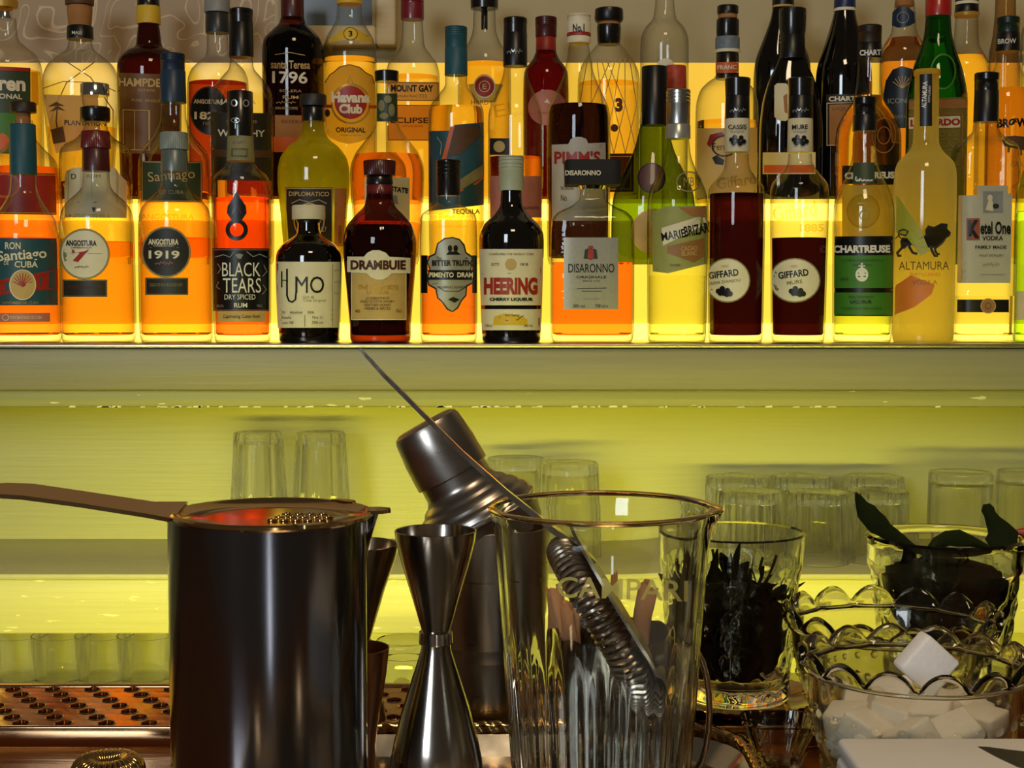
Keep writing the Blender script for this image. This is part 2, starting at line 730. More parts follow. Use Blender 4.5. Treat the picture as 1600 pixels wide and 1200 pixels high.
def bottle(label, row, cx, prof, gl, liq=None, caps=(), labs=(), n=2.0, d=1.0, name='liquor_bottle', ymid=None,
           group=None, dY=0.0, smooth=2, mod=None, cat='bottle', base=True, seg=44):
    if len(label.split()) > 16:
        print('LONG LABEL', len(label.split()), label)
    Yc = ROWY[row] + dY
    zb = ROWZ[row]
    if ymid is None:
        ymid = {1: 440, 2: 260, 3: 160}[row]
    x0 = W(cx, ymid, Yc).x
    root = empty(name, (x0, Yc, zb), label, cat, group or {1: 'bottles in the front row on the lit shelf', 2: 'bottles on the middle lit step', 3: 'bottles on the top lit step'}[row])
    P = [(zat(y, Yc) - zb, hw * scale_at(y, Yc)) for y, hw in prof]
    rb = P[-1][1]
    P += [(0.004, rb), (0.0, rb * 0.93)] if P[-1][0] > 0.012 else [(0.0, rb * 0.93)]
    P = chaikin(P, smooth)
    S = Surf(x0, Yc, zb, P, n, d)
    up = list(reversed(P))
    lathe('glass_body', up, gl, root, seg, n, d, mod=mod, cap=(True, False), angle=35)
    if liq is not None:
        lm, ly = liq
        zl = zat(ly, Yc) - zb
        q = [(0.009, max(0.002, S.rad(0.012) * 0.88)), (0.011, max(0.002, S.rad(0.012) - 0.0022))]
        q += [(z, max(0.001, r - 0.0022)) for z, r in up if 0.013 < z < zl]
        q += [(zl, max(0.001, S.rad(zl) - 0.0022))]
        lathe('liquid', q, lm, root, seg, n, d, mod=mod, angle=35)
    for c in caps:
        y0, y1, h0, h1, m = c[:5]
        nm = c[5] if len(c) > 5 else 'cap'
        st = c[6] if len(c) > 6 else 'plain'
        cn, cd = (c[7] if len(c) > 7 else (2.0, 1.0))
        sc = scale_at(y0, Yc)
        za, zc = zat(y0, Yc) - zb, zat(y1, Yc) - zb
        r0, r1 = h0 * sc, h1 * sc
        bv = min(0.0012, (za - zc) * 0.25)
        if st == 'ball':
            pr = [(zc + (za - zc) * (0.5 - 0.5 * math.cos(math.pi * i / 12)), r0 * max(0.02, math.sin(math.pi * i / 12)) ** 0.6) for i in range(13)]
        elif st == 'bulge':
            pr = [(zc, r1 * 0.93), (zc + (za - zc) * 0.2, r1), (zc + (za - zc) * 0.8, r0), (za - bv, r0 * 0.97), (za, r0 * 0.85)]
        elif st == 'rings':
            pr = [(zc, r1 * 0.98)]
            k = 4
            zr = za - (za - zc) * 0.45
            pr += [(zr, r1 * 0.98)]
            for i in range(k):
                a = zr + (za - bv - zr) * i / k
                b = zr + (za - bv - zr) * (i + 1) / k
                pr += [(a + (b - a) * 0.15, r0), (a + (b - a) * 0.75, r0), (a + (b - a) * 0.87, r0 * 0.955), (b, r0 * 0.955)]
            pr += [(za - bv, r0), (za, r0 - bv)]
        else:
            pr = [(zc, r1), (za - bv, r0), (za, r0 - bv)]
        md = (lambda t, z: 1 + 0.018 * math.cos(44 * t)) if st == 'ridge' else None
        lathe(nm, pr, m, root, 88 if st == 'ridge' else 32, cn, cd, mod=md, angle=45)
    for lb in labs:
        outline, m, prints = lb[:3]
        kw = lb[3] if len(lb) > 3 else {}
        kw = dict(kw)
        if 'hw' in kw:
            kw['rfix'] = kw.pop('hw') * scale_at(200, Yc)
        label_on(S, root, outline, m, prints, **kw)
    return root

# ------------------------------------------------------------------ palette
def rt(c):
    return tuple(math.sqrt(x) for x in c)


CLEAR = shell('clear', (0.99, 0.985, 0.94), edge=0.62)
FROST = shell('clear_old', (0.97, 0.96, 0.88), edge=0.5, bump=0.35)
GREENG = shell('green', (0.10, 0.30, 0.03), edge=0.25)
OLIVEG = shell('olive', (0.72, 0.74, 0.20), edge=0.30)
PALEGREEN = shell('pale_green', (0.93, 0.97, 0.72), edge=0.5)
BROWNG = shell('brown', (0.42, 0.13, 0.03), edge=0.3)
DARKG = paint('0B0805', 0.06, var=0.3, coat=0.6)
DARKGREENG = shell('dark_green', (0.34, 0.44, 0.04), edge=0.2)
FROSTED = None

AMBER = glass('amber_liquid', rt((1.0, 0.42, 0.06)), 1.24)
ORANGE = glass('orange_liquid', rt((1.0, 0.27, 0.05)), 1.24)
GOLD = glass('gold_liquid', rt((1.0, 0.72, 0.22)), 1.24)
PALE = glass('clear_spirit', rt((0.99, 0.95, 0.75)), 1.24)
REDBR = glass('red_brown_liquid', rt((0.45, 0.06, 0.02)), 1.24)
CASSIS = glass('dark_red_liquid', rt((0.022, 0.0016, 0.0016)), 1.24)
BROWNL = glass('dark_brown_liquid', rt((0.025, 0.007, 0.003)), 1.24)
COPPERL = glass('copper_liquid', rt((0.85, 0.18, 0.04)), 1.24)
LIMEL = glass('lime_liquid', rt((0.75, 0.95, 0.25)), 1.24)

CREAM = paint('DDD3AC', 0.55)
IVORY = paint('E8DFC0', 0.5)
TAN = paint('C9A868', 0.6, var=0.2)
OLIVEL = paint('8C8656', 0.6, var=0.25)
BLACK = paint('0E0D0C', 0.35)
BLACKM = paint('14110E', 0.25, coat=0.3)
CHAR = paint('262421', 0.5, var=0.2)
WHITE = paint('E9E6DA', 0.5)
GREY = paint('8E8F88', 0.45, var=0.2)
SILVER = paint('B9BBB0', 0.3, metal=0.6)
TEAL = paint('1F5560', 0.5)
TEALD = paint('24505A', 0.5, var=0.25)
NAVY = paint('1A2E44', 0.45)
RED = paint('A62A20', 0.45)
REDD = paint('6E1A18', 0.35, coat=0.3)
MAROON = paint('4A130F', 0.4, coat=0.2)
ORANGEP = paint('D2622A', 0.5)
GREENL = paint('3F7A22', 0.5)
GREEND = paint('33452A', 0.5)
GOLDP = paint('C79A3A', 0.4, metal=0.3)
YELLOWP = paint('E0B62E', 0.5)
BROWNP = paint('5A3A1E', 0.6)
DKBROWN = paint('2E1C10', 0.5)
CORK = paint('A87440', 0.8, var=0.25)
STEELCAP = metal('steel_cap', (0.55, 0.56, 0.52), 0.3)
CHROME = metal('chrome', (0.75, 0.75, 0.70), 0.12)
PINK = paint('C27A6C', 0.5)
EMBOSS = shell('embossed', (0.9, 0.80, 0.45), edge=0.5)

LITPANEL = glow('amber_acrylic', (1.0, 0.67, 0.055), 1.2)
LITTOP = glow('amber_acrylic_top', (1.0, 0.69, 0.06), 1.15)
LED = glow('led_strip', (1.0, 0.80, 0.22), 6.5)
LITBACK = glow('backboard_glow', (1.0, 0.60, 0.055), 0.85)

# ------------------------------------------------------------------ room and back bar
XL, XR = -2.6, 2.6
FZ = 0.0


def wallpaper():
    m, nt, N, L = newmat('swirl_wallpaper')
    b = N['Principled BSDF']
    b.inputs['Roughness'].default_value = 0.7
    tc = N.new('ShaderNodeTexCoord')
    nz = N.new('ShaderNodeTexNoise')
    nz.inputs['Scale'].default_value = 9
    nz.inputs['Detail'].default_value = 1
    nz.inputs['Distortion'].default_value = 1.6
    L.new(tc.outputs['Object'], nz.inputs['Vector'])
    mu = N.new('ShaderNodeMath')
    mu.operation = 'MULTIPLY'
    mu.inputs[1].default_value = 8
    L.new(nz.outputs['Fac'], mu.inputs[0])
    fr = N.new('ShaderNodeMath')
    fr.operation = 'PINGPONG'
    fr.inputs[1].default_value = 0.5
    L.new(mu.outputs[0], fr.inputs[0])
    cr = N.new('ShaderNodeValToRGB')
    cr.color_ramp.elements[0].position = 0.0
    cr.color_ramp.elements[0].color = (0.78, 0.62, 0.40, 1)
    cr.color_ramp.elements[1].position = 0.09
    cr.color_ramp.elements[1].color = (0.46, 0.34, 0.21, 1)
    L.new(fr.outputs[0], cr.inputs[0])
    L.new(cr.outputs[0], b.inputs['Base Color'])
    return m


def struct(o):
    o['kind'] = 'structure'
    return o


PLASTER = paint('C2B488', 0.7, var=0.12, scale=6, bump=0.2)
FLOORM = painted_wood('3A2616')
struct(box('floor', XL, -3.2, FZ - 0.05, XR, 2.3, FZ, FLOORM))
xs = W(430, 60, 2.2).x
struct(box('wall_back', xs, 2.2, FZ, XR, 2.28, 3.1, PLASTER))
struct(box('wall_left', XL, 2.2, FZ, xs, 2.28, 3.1, wallpaper()))

# backboard behind the top step, with its thin ledge
Z3 = ROWZ[3]
zb_top = zat(98, 2.15)
def abs_child(o, par):
    o.parent = par
    o.matrix_parent_inverse = Matrix.Translation(-Vector(par.location))
    return o


LEDM = glow('led_channel', (1.0, 0.76, 0.11), 2.6)
st1 = empty('lit_step', (0, 1.96, ROWZ[1]), 'lower glowing amber acrylic step behind the front bottle row', 'display step', 'illuminated acrylic steps')
st2 = empty('lit_step', (0, 2.08, ROWZ[2]), 'upper glowing amber acrylic step carrying the hindmost bottle row', 'display step', 'illuminated acrylic steps')
st3 = empty('lit_back_panel', (0, 2.154, ROWZ[3]), 'glowing amber panel behind the hindmost bottle row', 'panel')
for par, nm, y0, z0, y1, z1, m in (
        (st1, 'riser_panel', 1.905, ROWZ[1], 1.912, ROWZ[2] - 0.004, LITPANEL),
        (st1, 'step_top', 1.905, ROWZ[2] - 0.004, 2.0245, ROWZ[2] - 0.0002, LITTOP),
        (st1, 'led_strip', 1.899, ROWZ[1] + 0.001, 1.9049, ROWZ[1] + 0.021, LEDM),
        (st2, 'riser_panel', 2.025, ROWZ[2], 2.032, ROWZ[3] - 0.004, LITPANEL),
        (st2, 'step_top', 2.025, ROWZ[3] - 0.004, 2.149, ROWZ[3] - 0.0002, LITTOP),
        (st2, 'led_strip', 2.0195, ROWZ[3] - 0.028, 2.0249, ROWZ[3] - 0.006, LEDM),
        (st3, 'panel', 2.15, ROWZ[3], 2.157, zb_top, LITBACK)):
    abs_child(box(nm, -1.5, y0, z0, 1.5, y1, z1, m), par)
ledge = painted_wood('8A6A30')
struct(box('trim_1', XL, 2.158, zb_top - 0.012, W(700, 60, 2.16).x, 2.2, zb_top, ledge))
struct(box('trim_2', W(700, 60, 2.16).x, 2.158, zb_top - 0.012, XR, 2.2, zb_top, ledge))

# picture frame hanging on the back wall
fr = empty('picture_frame', W(570, 20, 2.19), 'cream moulded picture frame on the wall, its corner showing between two tall bottles', 'picture frame')
fm = painted_wood('D8C79A', grain=0.1)
xa, xb = W(440, 20, 2.19).x, W(620, 20, 2.19).x
zb_ = zat(74, 2.19)
tw = 0.028


def mould(x0, z0, x1, z1):
    # stepped profile moulding
    abs_child(box('frame_moulding', x0, 2.170, z0, x1, 2.199, z1, fm, None, 0.004), fr)


mould(xb - tw, zb_, xb, zb_ + 0.5)
mould(xa, zb_, xa + tw, zb_ + 0.5)
mould(xa + tw, zb_, xb - tw, zb_ + tw)
mould(xa + tw, zb_ + 0.5 - tw, xb - tw, zb_ + 0.5)
abs_child(box('inner_bead', xb - tw - 0.006, 2.178, zb_ + tw, xb - tw, 2.199, zb_ + 0.5 - tw, paint('9C8A5E', 0.5)), fr)
abs_child(box('picture_panel', xa + tw, 2.188, zb_ + tw, xb - tw - 0.006, 2.195, zb_ + 0.5 - tw, paint('5C6468', 0.2, var=0.3, scale=9)), fr)

# upper shelf
WOODG = painted_wood('958F74', grain=0.16)
WOODL = painted_wood('A8A468', 'F0EAB8', 0.12, grain=0.10)
ush = empty('back_bar_shelf', (0, 1.8, ROWZ[1] - 0.05), 'long painted wooden shelf with a thick grey-green front board under the bottles', 'shelf')
zs = ROWZ[1]
abs_child(box('shelf_plate', XL, 1.785, zs - 0.0045, XR, 2.2, zs, metal('shelf_plate', (0.5, 0.46, 0.4), 0.35), None, 0.001), ush)
zf0, zf1 = zat(610, 1.79), zat(544.5, 1.79)
abs_child(box('lit_inlay', -1.5, 1.80, zs - 0.001, 1.5, 1.899, zs - 0.0001, LITTOP), ush)
abs_child(box('shadow_gap', XL, 1.797, zf1, XR, 2.19, zs - 0.0045, CHAR), ush)
abs_child(box('front_board', XL, 1.79, zf0, XR, 1.83, zf1, WOODG, None, 0.002), ush)
zf2 = zat(636, 1.805)
abs_child(box('lower_moulding', XL, 1.803, zf2, XR, 1.84, zf0, WOODL, None, 0.002), ush)
abs_child(box('shelf_underside', XL, 1.84, zf2 + 0.004, XR, 2.0, zf0, WOODL), ush)
# flaked paint along the moulding edge
rnd = random.Random(3)
V, Fc = [], []
for i in range(60):
    px = rnd.choice([rnd.uniform(100, 400), rnd.uniform(440, 1200), rnd.uniform(100, 1500)])
    w = rnd.uniform(3, 16)
    a, b = W(px, 636, 1.8025), W(px + w, 636, 1.8025)
    h = rnd.uniform(0.0006, 0.0022)
    k = len(V)
    V += [(a.x, 1.8020, zf2 - 0.0003), (b.x, 1.8020, zf2 - 0.0003), (b.x - (b.x - a.x) * 0.15, 1.8020, zf2 + h), (a.x + (b.x - a.x) * 0.2, 1.8020, zf2 + h * rnd.uniform(0.6, 1))]
    V += [(v[0], 1.8040, v[2]) for v in V[k:k + 4]]
    Fc += [(k, k + 1, k + 2, k + 3), (k + 3, k + 2, k + 6, k + 7), (k, k + 3, k + 7, k + 4), (k + 1, k + 5, k + 6, k + 2)]
o = mesh_obj('paint_flakes', V, Fc, paint('F2ECC4', 0.7), None, False)
tag(abs_child(o, ush), kind='stuff')

# niche wall and lower shelf
NICHE = painted_wood('CFC98E', grain=0.05)
struct(box('wall_niche', XL, 2.0, FZ, XR, 2.06, zf2 + 0.03, NICHE))
ZLS = zat(897, 1.75)
lsh = empty('lower_shelf', (0, 1.8, ZLS), 'lower painted shelf with a pale chipped front edge, holding the upturned tumblers', 'shelf')
abs_child(box('shelf_board', XL, 1.75, ZLS - 0.007, XR, 1.999, ZLS, painted_wood('C4BE96', grain=0.08), None, 0.0015), lsh)
zl2 = zat(991, 1.755)
abs_child(box('front_board', XL, 1.757, zl2, XR, 1.79, ZLS - 0.007, painted_wood('D6CF94', 'F4EEBE', 0.22, grain=0.08), None, 0.002), lsh)
BCZ = zat(1083, 1.75)
bcab = empty('back_bar_cabinet', (0, 1.7, 0), 'low cabinet under the lower shelf with a pale worktop', 'cabinet')
abs_child(box('worktop', XL, 1.42, BCZ - 0.03, XR, 1.998, BCZ, painted_wood('CFC98E', grain=0.05), None, 0.002), bcab)
abs_child(box('cabinet_body', XL, 1.45, FZ, XR, 1.998, BCZ - 0.03, painted_wood('8C8656', grain=0.08)), bcab)

struct(box('trim_3', XL, 1.845, BCZ, XR, 1.86, zl2 - 0.0005, painted_wood('D6CF94', 'F4EEBE', 0.1, grain=0.08)))

# ------------------------------------------------------------------ bottles: front row
T = 't'
R = 'r'
G1 = 'front row of bottles on the lit shelf'

bottle('orange rum bottle with teal foil neck and teal and red label, far left front', 1, 40,
       [(272, 19), (300, 21), (318, 30), (340, 46), (362, 53), (380, 55), (522, 55)], CLEAR, (ORANGE, 372),
       [(194, 273, 20, 21, TEAL, 'neck_foil')],
       [((R, -12, 372, 85, 477), TEALD, [
           ('p', [(-12, 440), (30, 432), (85, 420), (85, 452), (30, 455), (-12, 466)], RED),
           (T, 'RON', 21, 384, 22, 11, IVORY, .02), (T, 'Santiago', 34, 400, 70, 21, IVORY, .02, -5), (T, 'DE', 12, 411, 7, 6, IVORY), (T, 'CUBA', 40, 413, 33, 10, IVORY, .02),
           ('e', 35, 445, 19, 24, TAN), ('o', 35, 445, 19, 24, 1.5, IVORY)] +
           [('l', [(35, 448), (35 + 15 * math.cos(a), 446 - 19 * math.sin(a))], 1.2, RED) for a in [math.radians(20 + 17.5 * i) for i in range(9)]] +
           [(T, 'SANTIAGO DE CUBA', 32, 473, 52, 4, GOLDP)]),
        ((R, 2, 489, 74, 503), PINK, [('o', 11, 496, 5, 5, 1, IVORY), (T, 'RON SANTIAGO DE CUBA', 40, 496, 45, 5, IVORY)])])

bottle('amber rum bottle with wine-red foil cap and round cream label reading 7', 1, 153,
       [(266, 20), (290, 21), (300, 27), (313, 42), (326, 52), (345, 57), (524, 58)], CLEAR, (AMBER, 378),
       [(205, 232, 21.5, 22.5, REDD, 'cap', 'ridge'), (230, 268, 20.5, 21.5, MAROON, 'neck_foil')],
       [(('e', 133, 397, 37, 40), OLIVEL, [('e', 133, 397, 34, 37, IVORY), ('o', 133, 397, 36, 39, 1, TAN), (T, 'ANGOSTURA', 128, 380, 45, 9, BLACK, .04), (T, 'CARIBBEAN RUM', 128, 387, 30, 3, BLACK),
                                           (T, '7', 127, 400, 25, 19, RED, .05), ('s', 129, 417, 20, 5, BLACK), ('l', [(102, 396), (118, 396)], .7, GREY), ('l', [(138, 396), (158, 396)], .7, GREY)]),
        ((R, 101, 437, 166, 464), CHAR, [(T, 'PREMIUM RUM AGED 7 YEARS', 134, 449, 48, 5, BROWNP), ('f', 102, 438, 165, 463, .8, OLIVEL)]),
        (None, None, [(T, 'ANGOSTURA', 137, 339, 70, 9, EMBOSS, .03)])])

bottle('amber rum bottle with grey-green foil cap and round black label reading 1919', 1, 275,
       [(266, 20), (290, 21), (300, 27), (313, 42), (326, 52), (345, 57), (524, 57)], CLEAR, (AMBER, 372),
       [(207, 234, 21, 22, paint('8A948A', .4), 'cap', 'ridge'), (232, 268, 20, 21.5, paint('6F7A74', .35, metal=.3), 'neck_foil')],
       [(('e', 260, 394, 37, 40), OLIVEL, [('e', 260, 394, 34, 37, CHAR), ('o', 260, 394, 36, 39, 1, TAN), (T, 'ANGOSTURA', 256, 378, 45, 9, IVORY, .04), (T, 'CARIBBEAN RUM', 256, 384, 30, 3, IVORY),
                                           (T, '1919', 257, 398, 46, 13, IVORY, .03), ('s', 257, 411, 26, 8, PINK), ('l', [(236, 387), (279, 387)], .7, GREY)]),
        ((R, 229, 434, 293, 461), CHAR, [(T, 'DELICATE RICH BLENDED RUM', 260, 445, 48, 5, OLIVEL), ('f', 230, 435, 292, 460, .8, OLIVEL)]),
        (None, None, [(T, 'ANGOSTURA', 262, 339, 80, 9, EMBOSS, .03)])])

bottle('reddish spiced rum bottle with black neck sleeve and black label with tall white letters', 1, 378,
       [(250, 20), (262, 26), (275, 42), (290, 46), (400, 46), (527, 44)], CLEAR, (COPPERL, 310),
       [(143, 214, 20, 20, BLACKM, 'neck_sleeve'), (212, 252, 20, 22, OLIVEL, 'tax_band')],
       [((R, 333, 388, 420, 486), BLACK, [('f', 334, 390, 419, 485, .8, GREY), (T, 'BLACK', 377, 421, 58, 22, WHITE), (T, 'TEARS', 378, 446, 58, 23, WHITE), (T, 'DRY SPICED', 375, 464, 47, 8, WHITE),
                                           (T, 'RUM', 376, 477, 20, 7, WHITE, .02), (T, '40% VOL', 345, 478, 11, 4, GREY), (T, '70CL', 405, 478, 9, 4, GREY),
                                           ('p', [(372, 404), (368, 398), (374, 396), (380, 398), (376, 405)], GREY), ('l', [(337, 402), (350, 398), (360, 402), (366, 393)], 1.5, GREY), ('l', [(385, 393), (395, 401), (405, 397), (416, 402)], 1.5, GREY),
                                           ('l', [(341, 412), (346, 420), (341, 428)], 1.2, GREY), ('l', [(343, 440), (339, 448), (345, 452)], 1.2, GREY), ('l', [(411, 414), (416, 424), (409, 432)], 1.2, GREY), ('l', [(410, 445), (415, 452), (409, 460)], 1.2, GREY)]),
        ((R, 342, 487, 414, 503), TAN, [(T, 'Captivating Cuban Rum', 377, 495, 56, 7, BLACK)]),
        (None, None, [('o', 370, 359, 17, 17, 6.5, BLACK), ('p', [(370, 299), (375, 308), (384, 322), (385, 333), (378, 344), (362, 344), (355, 333), (356, 322), (365, 308)], BLACK),
                      ('l', [(363, 335), (370, 318), (377, 335)], 1.5, MAROON)]),
        (None, None, [('o', 366, 161, 5, 6, 2, SILVER), ('o', 384, 161, 5, 6, 2, SILVER), ('o', 368, 188, 7, 4, 1.2, SILVER), ('e', 368, 188, 2, 2, SILVER),
                      ('r', 367, 193, 369, 201, SILVER)], {'hw': 20.4}),
        (None, None, [(T, 'RUM', 372, 220, 18, 5, GREY), ('f', 362, 232, 386, 244, .9, CHAR)], {'hw': 22.2})], ymid=430)

bottle('small squat black bottle with plain white label and pale wooden stopper', 1, 483,
       [(343, 17), (350, 17), (365, 18), (372, 26), (382, 42), (396, 51), (420, 52), (530, 48)], DARKG, None,
       [(321, 343, 26, 26, CREAM, 'stopper'), (341, 348, 19, 19, BLACK, 'stopper_collar')],
       [((R, 431, 409, 534, 512), IVORY, [
           ('l', [(441, 424), (441, 449)], 2, BLACK), ('l', [(449, 420), (449, 462), (452, 470), (457, 472), (462, 468), (463, 455), (463, 432)], 2.6, BLACK), ('l', [(441, 438), (449, 438)], 1.2, BLACK),
           (T, 'MO', 484, 445, 44, 26, BLACK), (T, 'Licor de', 482, 464, 17, 5, GREY), (T, 'Chile Original', 491, 470, 34, 5, GREY),
           ('l', [(438, 484), (519, 484)], .9, OLIVEL), ('l', [(438, 492), (519, 492)], .9, OLIVEL), ('l', [(438, 500), (519, 500)], .9, OLIVEL), ('l', [(476, 492), (476, 510)], .9, OLIVEL), ('l', [(519, 412), (519, 510)], .9, OLIVEL),
           (T, '25    Alcohol    35%', 465, 488, 50, 4, CHAR), (T, 'Botella', 448, 496, 15, 4, CHAR), (T, 'Nro. 21', 496, 496, 16, 4, CHAR), (T, 'Lote 108', 450, 504, 17, 4, CHAR), (T, '500 ml', 496, 504, 17, 4, CHAR),
           (T, 'hecho en', 526, 422, 9, 4, GREY), (T, 'destilado', 526, 440, 9, 4, GREY), (T, 'licor', 526, 458, 8, 4, GREY)])])

bottle('dark brown bell-shaped liqueur bottle with maroon stopper and domed cream and gold label', 1, 594,
       [(268, 17), (300, 20), (322, 23), (338, 40), (355, 53), (375, 57.5), (400, 57), (470, 51), (505, 48), (528, 48)], BROWNG, (BROWNL, 352),
       [(251, 274, 25, 24, MAROON, 'stopper', 'ridge'), (272, 288, 20, 21, BLACKM, 'stopper_collar'), (288, 312, 20, 20.5, REDD, 'neck_foil', 'ridge')],
       [((R, 549, 425, 635, 500), TAN, [('f', 549, 425, 635, 500, 1.6, IVORY), (T, 'THE ISLE of SKYE', 591, 449, 62, 7, GOLDP, .02), (T, 'LIQUEUR', 590, 457, 34, 6, GOLDP, .02), (T, 'A COMBINATION OF', 590, 466, 36, 3.5, BROWNP), (T, 'AGED SCOTCH WHISKY', 590, 471, 54, 4, BROWNP), (T, 'HEATHER HONEY', 590, 476.5, 42, 4, BROWNP), (T, 'HERBS & SPICES', 590, 482, 40, 4, BROWNP), (T, '40%', 559, 486, 8, 5, BROWNP), (T, '70cl', 623, 486, 9, 5, BROWNP)]),
        (('p', [(543, 401), (569, 401), (574, 395), (582, 391), (593, 391), (603, 395), (608, 401), (641, 403), (641, 427), (612, 427), (606, 433), (598, 437), (588, 437), (579, 433), (573, 427), (543, 425)]), IVORY,
         [(T, 'DRAMBUIE', 591, 414, 86, 15, MAROON, .045), (T, 'SINCE 1745', 590, 443, 18, 3, GOLDP)], {'eps': .0016}),
        (None, None, [(T, 'DRAMBUIE', 590, 357, 88, 5, EMBOSS)])])

bottle('square-shouldered clear bottle of red liqueur with black cap and scalloped grey label', 1, 701,
       [(304, 17), (318, 18), (324, 27), (334, 42), (348, 45), (525, 45)], CLEAR, (ORANGE, 400),
       [(250, 306, 19, 19, BLACKM, 'cap', 'rings')],
       [(('p', [(707, 370), (718, 373), (726, 382), (729, 394), (738, 400), (740, 412), (736, 420), (741, 430), (740, 442), (730, 448), (729, 462), (722, 470), (716, 482), (707, 488), (698, 484), (690, 472), (683, 466), (680, 452), (669, 446), (667, 432), (671, 421), (667, 410), (670, 400), (679, 396), (683, 380), (694, 372)]), CHAR,
         [('p', [(707, 372), (717, 375), (724, 384), (727, 396), (736, 402), (738, 412), (734, 420), (739, 430), (738, 441), (728, 446), (727, 461), (720, 469), (714, 480), (707, 486), (700, 482), (692, 471), (685, 465), (682, 450), (671, 444), (669, 432), (673, 421), (669, 410), (672, 402), (681, 398), (685, 381), (695, 374)], paint('A9A794', .4, metal=.3)),
          ('e', 703, 388, 3.5, 5, BLACK), ('e', 712, 388, 3.5, 5, BLACK), ('p', [(697, 398), (701, 393), (714, 393), (720, 398)], BLACK),
          (T, 'The', 686, 404, 9, 6, BLACK), (T, 'BITTER TRUTH', 706, 411, 62, 9, BLACK, .04),
          ('p', [(668, 422), (744, 422), (742, 428), (744, 437), (668, 437), (671, 430)], BLACK), (T, 'PIMENTO  DRAM', 705, 429.5, 68, 8, IVORY, .03),
          (T, 'ALLSPICE LIQUEUR', 706, 449, 44, 4, CHAR), ('l', [(684, 448), (695, 455), (717, 455), (728, 448)], 1, CHAR), ('p', [(700, 468), (708, 464), (718, 468), (710, 473)], BLACK)]),
        ((R, 658, 399, 668, 458), BLACK, []), ((R, 738, 399, 745, 458), BLACK, []),
        (None, None, [(T, 'The Bitter Truth', 702, 339, 74, 12, EMBOSS, .02), (T, 'POMME VERTE', 708, 354, 44, 4, EMBOSS)])])

bottle('dark round-shouldered bottle with pale cap and cream label with big red letters', 1, 799,
       [(296, 16), (322, 17), (336, 27), (350, 43), (364, 50), (380, 51), (528, 47)], DARKG, None,
       [(244, 298, 20, 20, paint('B5BCA0', .45), 'cap', 'rings')],
       [((R, 749, 389, 848, 477), IVORY, [(T, 'ESTD', 774, 413, 12, 4, BLACK), (T, '1818', 819, 413, 12, 4, BLACK), ('e', 798, 413, 9, 9, TAN), (T, 'HEERING', 798, 447, 84, 27, RED, .05), (T, 'CHERRY LIQUEUR', 799, 468, 68, 6, BLACK, .05), (T, 'CONSUMED THE WORLD OVER', 799, 397, 70, 3, CHAR), ('l', [(752, 428), (796, 427), (845, 428)], .8, GREY)]),
        ((R, 752, 483, 845, 516), IVORY, [('p', [(772, 495), (786, 490), (812, 492), (824, 499), (824, 508), (770, 508)], YELLOWP), ('l', [(780, 495), (792, 501), (808, 500), (818, 493)], 1.2, CHAR), (T, '70cl', 763, 509, 11, 4, CHAR), (T, '24% VOL', 826, 509, 14, 4, CHAR), (T, 'Peter Heering', 800, 493, 22, 5, CHAR)])])

SQ = (5.0, 0.62)
bottle('square clear bottle of orange liqueur with wide black cap and silver-grey label', 1, 925,
       [(290, 18), (312, 20), (322, 32), (332, 54), (342, 63), (360, 65), (525, 65)], FROST, (ORANGE, 410),
       [(252, 290, 44, 43, paint('15120F', .75), 'cap', 'plain', (8.0, 0.9)), (289, 296, 22, 20, CHROME, 'pourer_collar')],
       [((R, 881, 371, 966, 483), paint('A9A598', .35, metal=.5, var=.12, scale=200), [('e', 923, 397, 6, 8, RED), ('o', 923, 397, 7, 9, 1, CHAR), ('p', [(912, 404), (914, 390), (919, 388), (918, 405)], CHAR), ('p', [(934, 404), (932, 390), (927, 388), (928, 405)], CHAR), ('p', [(918, 388), (920, 384), (926, 384), (928, 388)], RED),
                                           (T, 'DISARONNO', 924, 419, 72, 14, BLACK, .01), (T, 'ORIGINALE', 924, 433, 47, 4, CHAR, .02), (T, 'SINCE 1525', 924, 439, 26, 3, CHAR), ('l', [(901, 451), (948, 450)], .9, CHAR), ('l', [(909, 455), (940, 455)], .9, CHAR), ('l', [(911, 467), (937, 467)], .8, GREY), (T, '28% vol.', 905, 478, 20, 5, CHAR), (T, '700 ml e', 940, 478, 20, 5, CHAR)]),
        (None, None, [(T, 'DISARONNO', 911, 270, 56, 8, IVORY, .03)], {'rfix': 0.0341, 'sec': (8.0, 0.9)})], n=5.0, d=0.6)

bottle('tall pale cacao liqueur bottle with grey cap and slanted label, right of the square one', 1, 1058,
       [(216, 17), (245, 20), (270, 30), (295, 43), (320, 48), (528, 46)], PALEGREEN, (PALE, 431),
       [(140, 194, 19, 19, STEELCAP, 'cap', 'rings'), (194, 217, 19, 19.5, SILVER, 'neck_band')],
       [(('p', [(1020, 330), (1043, 322), (1104, 322), (1104, 412), (1044, 427), (1020, 424)]), paint('9FA05A', .55, var=.2), [('p', [(1034, 356), (1100, 336), (1104, 350), (1036, 384)], IVORY), ('p', [(1060, 324), (1102, 324), (1102, 340), (1080, 337)], CORK), ('p', [(1043, 385), (1100, 372), (1100, 400), (1084, 410), (1043, 395)], paint('9A6A3A', .5)),
                                                        (T, 'MARIE', 1052, 367, 37, 13, BLACK, .02, -10), (T, 'BRIZARD', 1092, 358, 46, 16, BLACK, .02, -10), (T, 'CACAO', 1077, 388, 25, 7, TAN, .01, -3), (T, 'BLANC', 1077, 396, 24, 7, TAN, .01, -3), (T, 'CACAO BEANS', 1055, 414, 16, 4, CHAR)]),
        (('e', 1076, 284, 21, 17), EMBOSS, [('o', 1076, 284, 20, 16, 2, OLIVEL), (T, 'MB', 1076, 284, 16, 14, OLIVEL)])])

